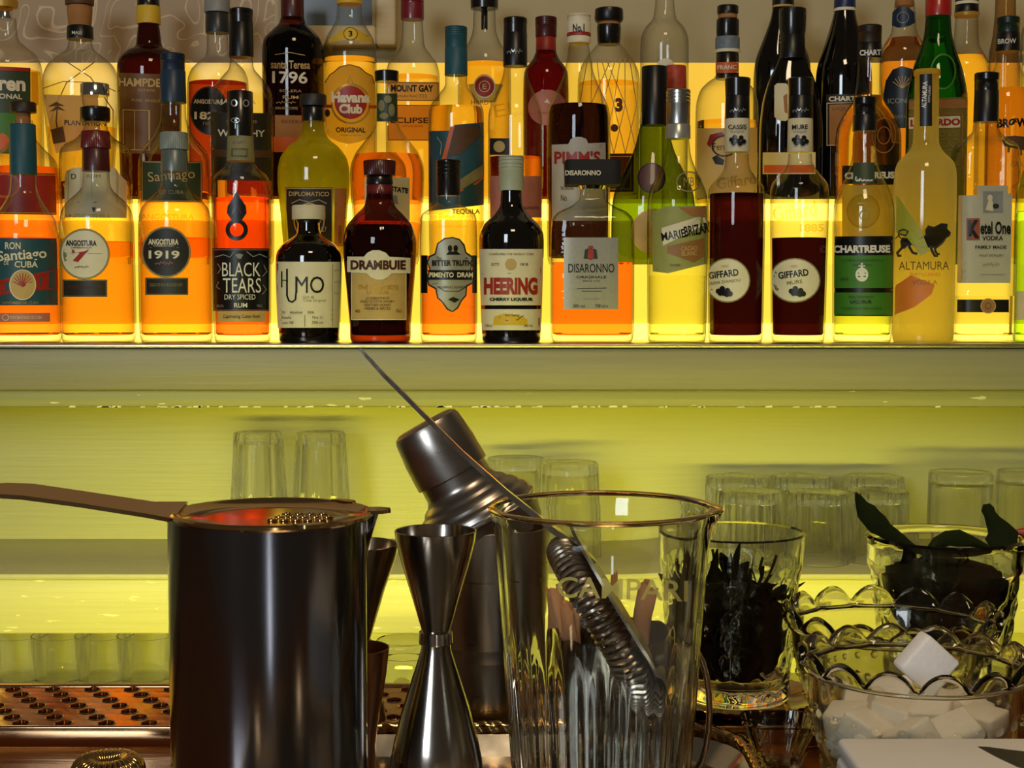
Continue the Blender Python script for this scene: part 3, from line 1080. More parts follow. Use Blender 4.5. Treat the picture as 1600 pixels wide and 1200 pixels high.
for (cx, nm, lb) in ((1150, 'CASSIS', 'dark red liqueur bottle with black capsule and oval label reading CASSIS'), (1248, 'MURE', 'dark red liqueur bottle with black capsule and oval label reading MURE')):
    dx = cx - 1150
    bottle(lb, 1, cx, [(240, 18), (262, 19), (275, 27), (288, 40), (300, 45), (525, 43)] if not dx else [(240, 18), (256, 19), (270, 29), (286, 43), (300, 46), (525, 42)], CLEAR, (CASSIS, 303 if not dx else 372),
           [(122, 150, 20, 19, BLACKM, 'cap'), (148, 186, 18.6, 19.2, BLACK, 'neck_foil'), (185, 238, 19.4, 20, CREAM, 'neck_label')],
           [(('e', (1137 if not dx else 1242), (438 if not dx else 438), 35 if not dx else 39, 35), OLIVEL,
             [('e', (1137 if not dx else 1242), 438, 33 if not dx else 37, 33, IVORY), (T, 'GIFFARD', (1131 if not dx else 1240), 428, 46, 11, BLACK, .03, -7), (T, "CASSIS D'ANJOU" if not dx else 'MURE', (1131 if not dx else 1242), 441, 52 if not dx else 24, 6, OLIVEL, .02, -7), (T, '1885', (1133 if not dx else 1240), 416, 12, 4, TAN)] +
             [('e', (1127 if not dx else 1241) + dx2, 455 + dy2, 4.2, 4.2, BLACK) for dx2, dy2 in ((-4, 0), (2, -4), (4, 3), (10, -1), (9, 5), (14, 4), (-1, 3))]),
            (None, None, [('s', 1153 + dx, 172, 24, 11, SILVER)], {'hw': 19.7}),
            (None, None, [(T, 'CASSIS' if not dx else 'MURE', 1152 + dx, 198, 28 if not dx else 24, 7, BLACK, .02), (T, "D'ANJOU", 1152 + dx, 206, 20, 4, BLACK)] +
             [('e', 1152 + dx + a, 218 + b, 3.6, 3.6, BLACK) for a, b in ((-9, 0), (-4, -4), (1, 2), (6, -3), (10, 3), (4, 6), (-6, 5))], {'hw': 20.8}),
            (None, None, ([(T, 'Giffard', 1242, 330, 66, 24, EMBOSS, .02, -8), (T, '1885', 1268, 356, 36, 12, EMBOSS, .03)] if dx else [(T, 'Giffard', 1150, 283, 60, 18, EMBOSS, .02, -8)]))], ymid=420)

bottle('pale bottle with black cap and green label under a black band, front row', 1, 1348,
       [(204, 17), (240, 18), (270, 25), (295, 38), (318, 46), (345, 48), (527, 46)], CLEAR, (LIMEL, 375),
       [(152, 180, 18.5, 18.5, BLACKM, 'cap', 'rings'), (179, 205, 18.5, 19, BLACK, 'neck_foil')],
       [((R, 1302, 369, 1393, 494), BLACK, [('l', [(1303, 377), (1392, 377)], 1, GREY), (T, 'CHARTREUSE', 1347, 389, 84, 12, WHITE, .05), (R, 1303, 399, 1392, 450, GREENL), (R, 1303, 457, 1392, 492, GREENL), ('l', [(1303, 453), (1392, 453)], .8, GREY),
                                             ('e', 1347, 429, 9.5, 11, WHITE), ('r', 1341, 426, 1353, 428, GREENL), ('r', 1341, 431, 1353, 433, GREENL), ('r', 1345.5, 411, 1348.5, 420, WHITE), ('r', 1342, 414, 1352, 416.5, WHITE), (T, 'LIQUEUR', 1346, 472, 32, 6, BLACK, .02), (T, 'LIQUEUR FABRIQUEE A LA', 1348, 407, 62, 3.5, GREEND), (T, 'GRANDE CHARTREUSE', 1348, 414, 28, 3, GREEND), (T, '40%', 1321, 436, 12, 5, GREEND), (T, 'PERES CHARTREUX', 1346, 464, 38, 3.5, GREEND), (T, 'VOIRON FRANCE', 1346, 482, 60, 3.5, GREEND)]),
        (('e', 1349, 330, 25, 27), shell('seal', (0.85, 0.85, 0.6), edge=.4), [('o', 1349, 330, 25, 27, 2.5, EMBOSS), ('o', 1351, 336, 8, 8, 1.5, OLIVEL)]),
        (None, None, [(T, 'CHART', 1352, 278, 26, 9, WHITE, .04)]), ((R, 1334, 254, 1366, 287), GREEND, [(T, 'CHART', 1350, 279, 27, 9, WHITE, .04)])])

BV = 1443
bottle('frosted yellow vodka bottle with a lion print, long straight neck and black seal strip', 1, BV,
       [(118, 18.5), (200, 19), (226, 20), (238, 27), (252, 42), (266, 47), (290, 48), (528, 47)], milky('frosted_vodka_glass', (0.75, 0.62, 0.22), (1.0, 0.95, 0.55), 0.72), None,
       [(109, 118, 20.5, 20.5, backlit('E8C040', .5), 'neck_ring')],
       [(('r', 1438, 110, 1456, 197), BLACK, [(T, 'ALTAMURA', 1445, 148, 42, 7, WHITE, .03, -87), (T, 'DISTILLERIES', 1452, 147, 26, 3, WHITE, 0, -87)], {'name': 'seal_strip'}),
        (None, None, [('p', [(1398, 305), (1408, 308), (1440, 360), (1452, 392), (1440, 400), (1420, 372), (1400, 362)], paint('A8A838', .5)), ('p', [(1397, 450), (1425, 430), (1460, 445), (1455, 460), (1430, 480), (1397, 494)], paint('D97A2A', .5)),
                      ('g', [(1412.5, 370.5), (1425.0, 372.5), (1438.8, 373.0), (1446.2, 367.5), (1446.0, 358.8), (1450.0, 352.0), (1458.8, 354.5), (1468.8, 349.0), (1478.8, 350.0), (1478.0, 357.5), (1483.5, 363.8), (1481.5, 369.5), (1477.0, 372.0), (1473.8, 378.0), (1469.5, 383.0), (1463.0, 388.0), (1452.5, 387.0), (1440.0, 386.2), (1428.8, 382.5), (1421.0, 383.0), (1415.5, 389.0), (1410.5, 386.2), (1409.5, 376.2)], CHAR), ('l', [(1413.8, 385.0), (1409.5, 390.0), (1405.5, 395.0), (1407.0, 399.5), (1411.2, 399.0)], 4, CHAR), ('l', [(1422.5, 380.0), (1423.0, 386.2), (1428.0, 395.0), (1434.5, 396.5)], 4, CHAR), ('l', [(1453.8, 383.8), (1455.5, 391.2), (1460.0, 400.0), (1464.5, 399.5)], 4, CHAR), ('l', [(1462.5, 383.8), (1460.0, 390.0), (1462.5, 396.2), (1467.0, 397.5)], 3.5, CHAR), ('l', [(1411.2, 372.5), (1407.0, 367.5), (1408.0, 360.0), (1415.0, 358.0), (1421.2, 361.2), (1417.5, 367.5), (1410.0, 365.5), (1405.0, 370.0), (1398.8, 373.0)], 2, CHAR),
                      (T, 'ALTAMURA', 1444, 415, 73, 13, BROWNP), (T, 'DISTILLERIES', 1446, 429, 44, 5, ORANGEP), (T, 'VODKA', 1445, 441, 37, 7, CORK)])], ymid=440)

bottle('square clear vodka bottle with black cap and tall stepped grey label', 1, 1536,
       [(190, 18), (206, 19), (215, 28), (226, 44), (238, 49), (285, 50), (300, 47), (527, 47)], FROST, (PALE, 462),
       [(114, 142, 19, 19, BLACKM, 'cap', 'rings'), (140, 191, 18.5, 19.5, BLACK, 'neck_foil')],
       [(('p', [(1489, 305), (1527, 305), (1527, 290), (1574, 290), (1574, 303), (1580, 303), (1577, 442), (1489, 442)]), paint('B9B59C', .5), []),
        (('p', [(1489, 306), (1504, 306), (1504, 441), (1489, 441)]), TAN, [(T, 'Ketel One Vodka', 1495, 400, 60, 5, OLIVEL, 0, -90)], {'eps': .0014}),
        (('r', 1536, 299, 1567, 332), GREY, [('e', 1547, 309, 4, 5, CREAM), ('p', [(1540, 328), (1545, 312), (1551, 314), (1552, 330)], CREAM), ('e', 1556, 322, 5, 4, CHAR)], {'eps': .0014}),
        (('r', 1511, 341, 1531, 375), paint('9A4A28', .5), [], {'eps': .0014}),
        (None, None, [(T, 'K', 1522, 358, 17, 28, BLACK, .06), (T, 'etel One', 1555, 356, 46, 20, BLACK, .03), (T, 'VODKA', 1551, 372, 32, 7, BLACK, .02), (T, 'FAMILY MADE', 1548, 386, 48, 5, CHAR, .02), (T, 'NOLET DISTILLERY', 1549, 399, 38, 3, CHAR), ('s', 1549, 413, 26, 8, OLIVEL), ('l', [(1532, 429), (1570, 429)], .8, OLIVEL)], {'eps': .0018}),
        (('r', 1494, 468, 1575, 488), BLACK, [('e', 1544, 478, 12, 12, CORK), ('o', 1544, 478, 12, 12, 1.5, TAN), ('o', 1544, 478, 5, 5, 1, BROWNP)])], n=4.0, d=0.8)

bottle('green glass bottle cut off by the right edge of the photo', 1, 1628,
       [(120, 18), (230, 19), (260, 30), (300, 41), (330, 43), (525, 43)], shell('bright_green', (0.75, 0.92, 0.42), edge=.35), (LIMEL, 330),
       [(70, 122, 19, 19, BLACKM, 'cap')], [((R, 1590, 455, 1660, 500), CREAM, [])])

# ------------------------------------------------------------------ bottles: middle step
bottle('clear bottle with brown cork stopper, orange rum and red printed label behind the teal-necked bottle', 2, 38,
       [(188, 14), (215, 16), (232, 30), (250, 48), (272, 54), (400, 54)], CLEAR, (ORANGE, 262),
       [(160, 176, 20, 20, DKBROWN, 'stopper'), (175, 196, 11, 11, CORK, 'cork')],
       [((R, -10, 270, 92, 335), RED, [('f', -10, 272, 91, 333, 1.2, YELLOWP), ('o', 10, 290, 22, 20, 4, ORANGEP), ('l', [(45, 300), (86, 296)], 2, YELLOWP)])])

bottle('clear ribbed bottle with chrome stopper top, black collar and cut cream label', 2, 150,
       [(188, 17), (205, 19), (218, 30), (228, 50), (242, 56), (402, 54)], FROST, (GOLD, 285),
       [(131, 150, 22, 22, CHROME, 'stopper'), (149, 168, 20, 18, CLEAR, 'glass_neck'), (167, 191, 23, 23, BLACKM, 'collar', 'bulge')],
       [(('p', [(106, 268), (118, 262), (178, 262), (184, 272), (194, 282), (194, 340), (104, 340), (104, 280)]), CREAM, [(T, 'D', 117, 276, 7, 8, BLACK), (T, 'RUM', 146, 275, 20, 5, OLIVEL), ('l', [(122, 316), (150, 316)], 1.5, BLACK), ('p', [(143, 324), (149, 324), (146, 332)], BLACK)]),
        ], mod=lambda t, z: 1 + 0.02 * math.cos(26 * t) * (1 if z > 0.06 else 0))

bottle('clear spirit bottle with tall navy foil neck and dark green label with script lettering', 2, 272,
       [(160, 19), (190, 20), (212, 30), (235, 50), (255, 56), (403, 55)], CLEAR, (AMBER, 300),
       [(84, 112, 19, 19, NAVY, 'cap', 'rings'), (110, 161, 19.5, 20.5, paint('243A4C', .4), 'neck_foil')],
       [(('r', 223, 252, 314, 315), GREEND, [('f', 224, 253, 313, 314, 1.2, TAN), (T, 'Santiago', 268, 276, 70, 20, TAN, 0, -6), (T, 'DE CUBA', 268, 300, 36, 6, TAN)])])

bottle('clear rum bottle with tall black cap and olive-black label on the middle step', 2, 379,
       [(89, 17), (108, 19), (120, 30), (138, 44), (152, 49), (402, 48)], CLEAR, (AMBER, 275),
       [(14, 36, 18.5, 18.5, BLACKM, 'cap', 'rings'), (35, 90, 18.5, 19, BLACK, 'neck_foil')],
       [(('r', 331, 176, 425, 282), paint('2C2A1C', .5), [(T, 'WORTHY', 377, 208, 72, 11, IVORY, .02), (T, 'PARK', 378, 224, 30, 7, IVORY), (T, 'SINGLE ESTATE', 378, 190, 46, 4, TAN), (R, 331, 234, 425, 246, BROWNP), ('l', [(333, 233), (424, 233)], 1, GOLDP)]),
        (None, None, [(T, 'JAMAICA', 372, 160, 54, 9, IVORY, .01)])])

bottle('bulbous olive-green rum bottle with black stopper and ornate engraved dark label', 2, 490,
       [(188, 16), (206, 17), (218, 24), (230, 40), (246, 52), (266, 56), (290, 56), (330, 52), (403, 46)], milky('olive_glass', (0.55, 0.55, 0.12), (0.85, 0.9, 0.15), 0.55), (glass('olive_liquid', rt((0.85, 0.80, 0.12)), 1.24), 235),
       [(148, 166, 21, 21, CHAR, 'stopper'), (165, 190, 18, 18, BLACKM, 'neck_foil')],
       [(('p', [(446, 293), (520, 293), (518, 385), (452, 385)]), CHAR, [('f', 447, 294, 519, 384, 1.2, TAN), (T, 'DIPLOMATICO', 483, 303, 62, 7, TAN, .02), ('o', 483, 345, 24, 28, 2, TAN), ('l', [(456, 318), (468, 312), (483, 316), (498, 312), (510, 318)], 1.2, TAN), (T, '27', 506, 358, 8, 8, TAN)]),
        (('r', 522, 294, 541, 385), CORK, [('l', [(524, 318), (540, 318)], 1, BROWNP), ('l', [(524, 340), (540, 340)], 1, BROWNP), (T, 'RESERVA', 531, 366, 28, 5, BROWNP, 0, -90)])])

bottle('long-necked amber rum bottle with black stopper and white estate label, behind the dark bell-shaped bottle', 2, 605,
       [(127, 16), (190, 17), (205, 22), (222, 36), (240, 50), (258, 57), (275, 58), (320, 56), (403, 50)], CLEAR, (glass('light_copper_liquid', rt((1.0, 0.36, 0.09)), 1.24), 242),
       [(111, 128, 19, 18.5, BLACKM, 'stopper')],
       [(('r', 570, 277, 640, 345), CREAM, [(T, 'APPLETON', 590, 296, 34, 7, BLACK, .03, -8), (T, 'ESTATE', 622, 296, 32, 8, BLACK, .04, 7), ('p', [(614, 305), (620, 305), (622, 318), (616, 318)], GREY)]),
        (('r', 589, 146, 621, 190), GREEND, [('e', 596, 165, 5, 9, OLIVEL), ('e', 606, 155, 6, 6, OLIVEL), ('e', 612, 172, 5, 10, OLIVEL), ('e', 600, 181, 7, 5, OLIVEL)], {'name': 'neck_band'})])

bottle('yellow spirit bottle with ridged teal cap and teal illustrated label', 2, 713,
       [(117, 17), (135, 17), (148, 28), (164, 40), (178, 44), (403, 43)], CLEAR, (GOLD, 168),
       [(42, 76, 17.5, 17.5, TEAL, 'cap', 'rings'), (75, 118, 17.5, 18, TEAL, 'neck_foil')],
       [(('p', [(670, 205), (706, 204), (710, 195), (757, 191), (757, 320), (670, 330)]), TEALD, [('p', [(690, 250), (704, 197), (710, 198), (697, 250)], ORANGEP), ('p', [(710, 198), (745, 196), (752, 210), (720, 240), (700, 246)], BROWNP), ('p', [(757, 255), (757, 275), (715, 300), (690, 300), (720, 280)], OLIVEL), ('l', [(690, 305), (720, 298), (745, 286), (757, 276)], 3, ORANGEP), ('l', [(683, 214), (690, 225), (688, 242)], 1, TAN)]),
        (None, None, [(T, 'TEQUILA', 728, 331, 44, 9, DKBROWN, .02)])])

bottle('clear bottle with tall black cap, engraved script shoulder and orange rum in its lower half', 2, 805,
       [(103, 17), (122, 20), (145, 30), (168, 40), (185, 43), (403, 42)], CLEAR, (AMBER, 246),
       [(28, 52, 18.5, 18.5, BLACKM, 'cap', 'rings'), (51, 104, 18.5, 19, BLACK, 'neck_foil')],
       [(None, None, [(T, 'El', 785, 172, 26, 20, EMBOSS, .0, -10), ('s', 815, 178, 36, 14, EMBOSS)]), (('r', 765, 216, 796, 242), CHAR, [('e', 780, 229, 9, 9, TAN)]),
        (('r', 766, 275, 846, 340), PINK, [(T, 'Saumade', 828, 324, 28, 6, BROWNP)]), (None, None, [('s', 804, 80, 24, 12, SILVER)], {'hw': 19.4})])

bottle('dark liqueur bottle with banded cream cap, white label and red lettering, behind the square bottle', 2, 904,
       [(67, 15), (88, 18), (115, 23), (140, 34), (165, 46), (185, 50), (403, 49)], CLEAR, (BROWNL, 165),
       [(23, 34, 18.5, 18.5, IVORY, 'cap', 'rings'), (33, 52, 18.5, 18.8, IVORY, 'cap_skirt'), (52, 57, 18.9, 18.9, RED, 'cap_band'), (57, 68, 18.5, 19, IVORY, 'cap_lower_band')],
       [(('p', [(862, 226), (888, 225), (892, 217), (900, 214), (908, 214), (916, 217), (919, 224), (946, 223), (948, 345), (862, 345)]), paint('BDB6A4', .5), [(T, "PIMM'S", 902, 246, 72, 20, RED, .03), (T, 'THE ORIGINAL', 886, 294, 22, 5, CHAR), (T, 'No', 881, 309, 9, 10, CHAR)]),
        (None, None, [(T, 'No.1', 904, 43, 18, 12, CHAR, .02)], {'hw': 19.3})])

bottle('dark green wide-bottomed liqueur bottle with black neck crossed by a silver sash', 2, 1022,
       [(104, 19), (150, 19), (195, 21), (235, 31), (270, 48), (300, 62), (330, 66), (400, 66)], DARKGREENG, None,
       [(104, 196, 20, 20.5, BLACK, 'neck_foil')],
       [(('p', [(1002, 176), (1042, 148), (1042, 172), (1002, 200)]), paint('A8A78C', .4), [('s', 1022, 172, 16, 8, GREY)], {'hw': 21.2, 'name': 'sash'}),
        (('e', 1018, 278, 22, 24), MAROON, [('o', 1018, 278, 22, 24, 2, BLACK)]),
        (('e', 1022, 362, 36, 36), TAN, [('o', 1022, 362, 36, 36, 2, GOLDP)])], d=0.6, dY=-0.02, ymid=200)

bottle('slim bottle with a red and black patterned sleeve on top, right of the green bottle', 2, 1055,
       [(138, 18), (160, 19), (200, 20), (400, 20)], CLEAR, None,
       [(103, 140, 17, 18, paint('B5402A', .5, var=.6, scale=160), 'patterned_sleeve')], [], dY=0.036, ymid=120)

bottle('round-shouldered amber bottle with black stopper, blue-grey neck seal and illustrated cream label', 2, 1135,
       [(82, 15), (120, 17), (128, 30), (140, 42), (160, 48), (185, 49), (403, 48)], CLEAR, (GOLD, 190),
       [(9, 22, 16.5, 16.5, BLACK, 'stopper'), (22, 29, 15, 15, CORK, 'cork'), (29, 60, 17.5, 17.5, BLACKM, 'neck_foil', 'bulge'), (58, 78, 19, 19, paint('6C7A84', .5, var=.4, scale=200), 'neck_seal'), (78, 83, 20.5, 20, IVORY, 'seal_rim'), (82, 124, 17.5, 18, BLACKM, 'neck_sleeve')],
       [(('r', 1089, 200, 1182, 310), backlit('E8D8A0', .4), [('p', [(1105, 225), (1110, 210), (1128, 206), (1134, 212), (1115, 218), (1110, 230)], RED), ('o', 1132, 228, 20, 17, 2.5, CHAR), (T, 'Fernet', 1130, 229, 30, 11, CHAR), ('p', [(1113, 246), (1120, 242), (1132, 250), (1130, 258), (1118, 256)], CHAR)]),
        (('r', 1116, 97, 1154, 114), ORANGEP, [(T, 'FRANC', 1136, 105, 30, 7, IVORY, .03), ('l', [(1117, 98), (1153, 98)], 1, IVORY), ('l', [(1117, 113), (1153, 113)], 1, IVORY)], {'hw': 18.7, 'name': 'neck_label'})])

bottle('near-black liqueur bottle with glossy domed black capsule, behind the pair of dark red liqueurs', 3, 1237,
       [(60, 18), (85, 19), (100, 24), (125, 36), (160, 46), (200, 50), (300, 50)], DARKG, None,
       [(13, 56, 21.5, 20.5, BLACKM, 'cap', 'bulge'), (55, 92, 19.4, 20, BLACK, 'neck_foil')],
       [(('p', [(1210, 134), (1214, 130), (1228, 130), (1232, 134), (1232, 186), (1228, 189), (1216, 188), (1210, 182)]), CREAM, [('p', [(1224, 150), (1230, 146), (1231, 178), (1226, 175)], CORK)]),
        (('r', 1192, 238, 1274, 272), CREAM, [(R, 1194, 258, 1272, 270, ORANGEP)]), (None, None, [('l', [(1217, 60), (1256, 60)], 1, TAN), ('l', [(1217, 66), (1256, 66)], 1, TAN)], {'hw': 20.6})], d=0.5, dY=-0.026)

bottle('yellow liqueur bottle with ribbed black cap and oval medallion behind the green-labelled one', 2, 1356,
       [(92, 18), (130, 19), (158, 24), (178, 38), (198, 48), (220, 51), (403, 50)], CLEAR, (GOLD, 150),
       [(40, 68, 18.5, 18.5, DKBROWN, 'cap', 'rings'), (68, 92, 18.5, 19, BLACK, 'neck_foil')],
       [(('r', 1318, 258, 1402, 287), BLACK, [(T, 'CHARTREUSE', 1362, 274, 80, 11, WHITE, .05), ('l', [(1319, 261), (1401, 261)], 1, GREY)]),
        (('r', 1318, 289, 1402, 380), YELLOWP, []), (('e', 1380, 212, 20, 30), EMBOSS, [('o', 1380, 212, 18, 28, 1.5, CORK), ('o', 1380, 212, 10, 14, 1.5, CORK)]),
        (None, None, [(T, 'CHART', 1360, 82, 32, 9, WHITE, .04)], {'hw': 19.4})])

bottle('green maraschino bottle with bright red cap and pale straw-coloured label', 2, 1462,
       [(26, 19), (55, 21), (80, 28), (105, 37), (130, 43), (155, 47), (403, 46)], shell('emerald', (0.07, 0.34, 0.03), edge=.35), (glass('green_tint_liquid', rt((0.5, 0.8, 0.2)), 1.24), 60),
       [(-12, 26, 20, 20, paint('B01B14', .35, coat=.4), 'cap')],
       [(('r', 1413, 153, 1508, 345), backlit('F4D070', .75), [(R, 1414, 156, 1507, 170, CORK), ('f', 1420, 178, 1502, 262, 1.5, CORK), (R, 1424, 182, 1498, 200, IVORY), (T, 'LUXARDO', 1462, 191, 72, 11, RED, .05), ('o', 1471, 210, 5, 4, 1, OLIVEL), ('o', 1486, 210, 5, 4, 1, OLIVEL), ('o', 1474, 224, 8, 7, 1, OLIVEL), ('o', 1490, 224, 8, 7, 1, OLIVEL), ('o', 1482, 242, 9, 8, 1, OLIVEL)], {'name': 'straw_label'}),
        (('e', 1473, 112, 19, 28), shell('emerald_seal', (0.2, 0.6, 0.08), edge=.5), [('o', 1473, 112, 19, 28, 2.5, GREENL)])])

bottle('clear bottle with dark green cap and a bison picture under bold black lettering', 2, 1571,
       [(80, 17), (105, 19), (125, 30), (145, 43), (165, 48), (402, 47)], CLEAR, (GOLD, 140),
       [(27, 52, 17.5, 17.5, paint('1C2C22', .35), 'cap', 'rings'), (51, 81, 18, 19, BLACK, 'neck_foil')],
       [(None, None, [(T, 'BRØW', 1582, 192, 44, 15, BLACK, .05)]),
        (None, None, [('p', [(1567, 218), (1572, 213), (1584, 212), (1598, 214), (1604, 222), (1600, 236), (1592, 234), (1578, 230), (1570, 228)], BROWNP), ('l', [(1593, 232), (1594, 243)], 3, BROWNP), ('l', [(1577, 228), (1576, 238)], 3, BROWNP), (T, 'GRASS', 1592, 257, 26, 8, CORK), (T, 'VODKA', 1592, 291, 24, 7, CORK)]),
        (None, None, [(T, 'BROW', 1574, 64, 26, 8, IVORY, .02)], {'hw': 19.4})])

# ------------------------------------------------------------------ bottles: top step
bottle('clear bottle with glass stopper and green fruit label, far left of the top step', 3, 10,
       [(28, 17), (62, 19), (72, 30), (84, 46), (100, 54), (125, 56), (300, 55)], CLEAR, (GOLD, 112),
       [(0, 12, 21, 20, GOLDP, 'stopper'), (11, 30, 12, 13, CHROME, 'stopper_stem')],
       [(('r', -38, 104, 43, 240), GREEND, [(R, -38, 104, 41, 110, RED), (T, 'ren', 17, 133, 38, 17, IVORY, .04), (T, 'ONAL', 15, 150, 33, 8, IVORY, .02), (R, -38, 176, 42, 238, GREENL), ('e', 4, 222, 9, 14, ORANGEP)]),
        (('r', 44, 110, 60, 162), backlit('FFD030', .6), [])])

bottle('round clear rum bottle with tall wooden stopper, black collar, rope netting and map label', 3, 127,
       [(62, 17), (78, 20), (88, 34), (102, 50), (120, 58), (150, 59), (190, 55), (300, 46)], CLEAR, (GOLD, 200),
       [(-6, 8, 22, 22, BROWNP, 'stopper'), (8, 42, 19.5, 18, CORK, 'cork', 'bulge'), (41, 62, 20, 20.5, BLACK, 'collar')],
       [(('p', [(70, 149), (150, 149), (156, 230), (90, 240)]), backlit('E0BE80', .5), [(T, 'PLANTATION', 132, 192, 60, 8, BLACK, .02), ('l', [(92, 165), (90, 190), (94, 215)], 1.8, BROWNP), ('p', [(78, 168), (90, 160), (102, 166), (92, 166)], BROWNP), ('p', [(80, 176), (92, 166), (104, 174), (92, 171)], BROWNP), ('p', [(82, 204), (100, 198), (104, 222), (86, 226)], BROWNP)]),
        (None, None, [('l', [(75, 230), (88, 170), (105, 130), (150, 95)], 1.6, CORK), ('l', [(180, 220), (172, 170), (140, 120), (98, 92)], 1.6, CORK), ('l', [(70, 140), (100, 128), (150, 128), (182, 142)], 1.4, CORK)], {'name': 'rope_net'}),
        (None, None, [(T, 'MALI', 120, 51, 14, 5, IVORY, .01)], {'hw': 21.2})])

bottle('dark brown rum bottle with yellow band on black neck and faded amber label', 3, 234,
       [(38, 16), (55, 18), (74, 20), (80, 34), (92, 46), (108, 50), (300, 46)], shell('deep_brown', (0.28, 0.10, 0.02), edge=.3), (glass('hampden_liquid', rt((0.55, 0.25, 0.05)), 1.24), 95),
       [(-10, 10, 17, 17.5, BLACKM, 'cap'), (10, 38, 18.5, 18.5, YELLOWP, 'neck_band')],
       [(('p', [(188, 115), (283, 115), (279, 240), (194, 240)]), paint('6E4A1A', .5, var=.25), [(T, 'HAMPDEN', 225, 129, 74, 13, TAN, .03), (T, 'ESTATE', 229, 141, 24, 4, TAN), (T, 'PURE  SINGLE', 228, 157, 42, 4, TAN), ('f', 194, 172, 233, 235, 1.2, TAN), ('f', 211, 172, 234, 235, 1, TAN)])])

bottle('dark red rum bottle with corked grey foil neck and round black label reading 1824', 3, 341,
       [(50, 16), (88, 17), (98, 30), (110, 42), (128, 48), (300, 48)], CLEAR, (REDBR, 130),
       [(-4, 20, 20, 20, GREY, 'cap'), (20, 52, 18, 18.5, paint('3C3E3C', .35, metal=.4), 'neck_foil')],
       [(('e', 327, 173, 29, 38), BROWNP, [('e', 327, 173, 27, 36, BLACK), (T, 'ANGOSTURA', 326, 159, 44, 7, IVORY, .04), (T, '1824', 326, 181, 42, 12, IVORY, .03), (T, 'rum', 325, 193, 14, 5, CORK)])])

bottle('large dark rum bottle reading 1796 on the top step', 3, 458,
       [(28, 18), (38, 21), (50, 34), (62, 45), (80, 48), (300, 46)], BROWNG, (BROWNL, 42),
       [(-20, 28, 18, 18, MAROON, 'wax_seal')],
       [(None, None, [(T, 'santa Teresa', 454, 101, 60, 13, TAN, .02), (T, '1796', 453, 121, 54, 19, IVORY, .02), (T, 'RUM', 454, 152, 24, 5, TAN, .02), ('l', [(430, 86), (453, 82), (476, 86)], 1, TAN), (T, 'SOLERA', 454, 142, 34, 4, TAN), ('s', 447, 160, 30, 6, TAN), (T, 'RON AGED COFFEE', 448, 169, 34, 4, TAN)]),
        (('r', 430, 180, 500, 214), CORK, [(T, 'RESERVA', 460, 190, 40, 5, BROWNP)]), (('r', 424, 214, 503, 238), ORANGEP, [])])

bottle('glowing yellow rum bottle with arched yellow label around a red disc', 3, 547,
       [(6, 19), (30, 20), (44, 27), (58, 36), (75, 41), (95, 42), (300, 41)], CLEAR, (GOLD, 92),
       [(-14, 7, 19, 20, YELLOWP, 'cap')],
       [(('p', [(516, 116), (522, 112), (530, 104), (545, 100), (562, 104), (570, 112), (581, 117), (586, 130), (588, 180), (583, 205), (578, 215), (560, 222), (545, 225), (530, 222), (515, 215), (508, 205), (505, 180), (507, 130)]), backlit('FFEE80', .85),
         [('l', [(508, 130), (516, 117), (522, 113), (531, 105), (547, 101), (562, 105), (571, 113), (581, 118), (585, 130)], 1.4, MAROON), ('e', 548, 160, 25, 26, RED), ('o', 548, 162, 31, 32, 3, GOLDP), (T, 'Havana', 548, 152, 60, 17, IVORY, .05), (T, 'Club', 548, 170, 36, 15, IVORY, .05), (T, 'ORIGINAL', 548, 203, 46, 8, DKBROWN, .03), (T, 'AÑEJO 3 AÑOS', 548, 211, 32, 4, CORK), (R, 507, 164, 519, 169, RED), (R, 576, 164, 588, 169, RED), ('e', 512, 177, 4, 6, DKBROWN), ('l', [(543, 130), (547, 118), (551, 130)], 1.2, OLIVEL)]),
        (('p', [(514, 62), (532, 50), (546, 42), (562, 48), (580, 58), (581, 66), (562, 64), (546, 62), (530, 64), (514, 67)]), YELLOWP, [('e', 548, 53, 10, 9, paint('E9C030')), ('o', 548, 53, 11, 10, 1, DKBROWN), (T, '3', 548, 53, 6, 9, BLACK, .04)], {'name': 'neck_label'})])

bottle('clear rum bottle with wine-red cap and two stacked cream and orange labels', 3, 645,
       [(30, 16), (72, 18), (84, 27), (98, 38), (118, 43), (300, 42)], CLEAR, (GOLD, 120),
       [(-10, 31, 18, 18.5, paint('7A1626', .35, coat=.4), 'cap', 'rings')],
       [(('r', 606, 128, 686, 158), backlit('F4DCA0', .7), [('f', 606, 129, 685, 157, 1, BROWNP), (T, 'MOUNT GAY', 644, 138, 66, 11, BLACK, .04), (T, 'Barbados Rum', 634, 150, 32, 4, BROWNP), (T, '1703', 659, 150, 16, 6, CORK)]),
        (('r', 606, 164, 686, 220), backlit('F8C060', .8), [('f', 606, 164, 685, 219, .9, BROWNP), (T, 'ECLIPSE', 640, 188, 58, 9, DKBROWN, .02), (T, 'HERITAGE BLEND', 644, 197, 34, 3, RED)])])

bottle('clear bottle with black stopper and round red seal label on its front', 3, 757,
       [(14, 17), (50, 18), (70, 26), (84, 38), (100, 42), (300, 41)], CLEAR, (GOLD, 100),
       [(-14, 14, 22, 21.5, BLACKM, 'cap'), (14, 46, 5, 5, BLACK, 'pour_spout')],
       [(('p', [(731, 132), (740, 131), (776, 131), (786, 132), (774, 160), (742, 160)]), YELLOWP, []), (('e', 757, 135, 17, 19), IVORY, [('e', 757, 135, 15, 16, RED), ('o', 757, 135, 9, 9, 1.2, IVORY), (T, 'E', 757, 135, 6, 8, IVORY)], {'eps': .0014}), (None, None, [(T, 'HARDY', 753, 160, 34, 7, BROWNP)], {'eps': .0018})])

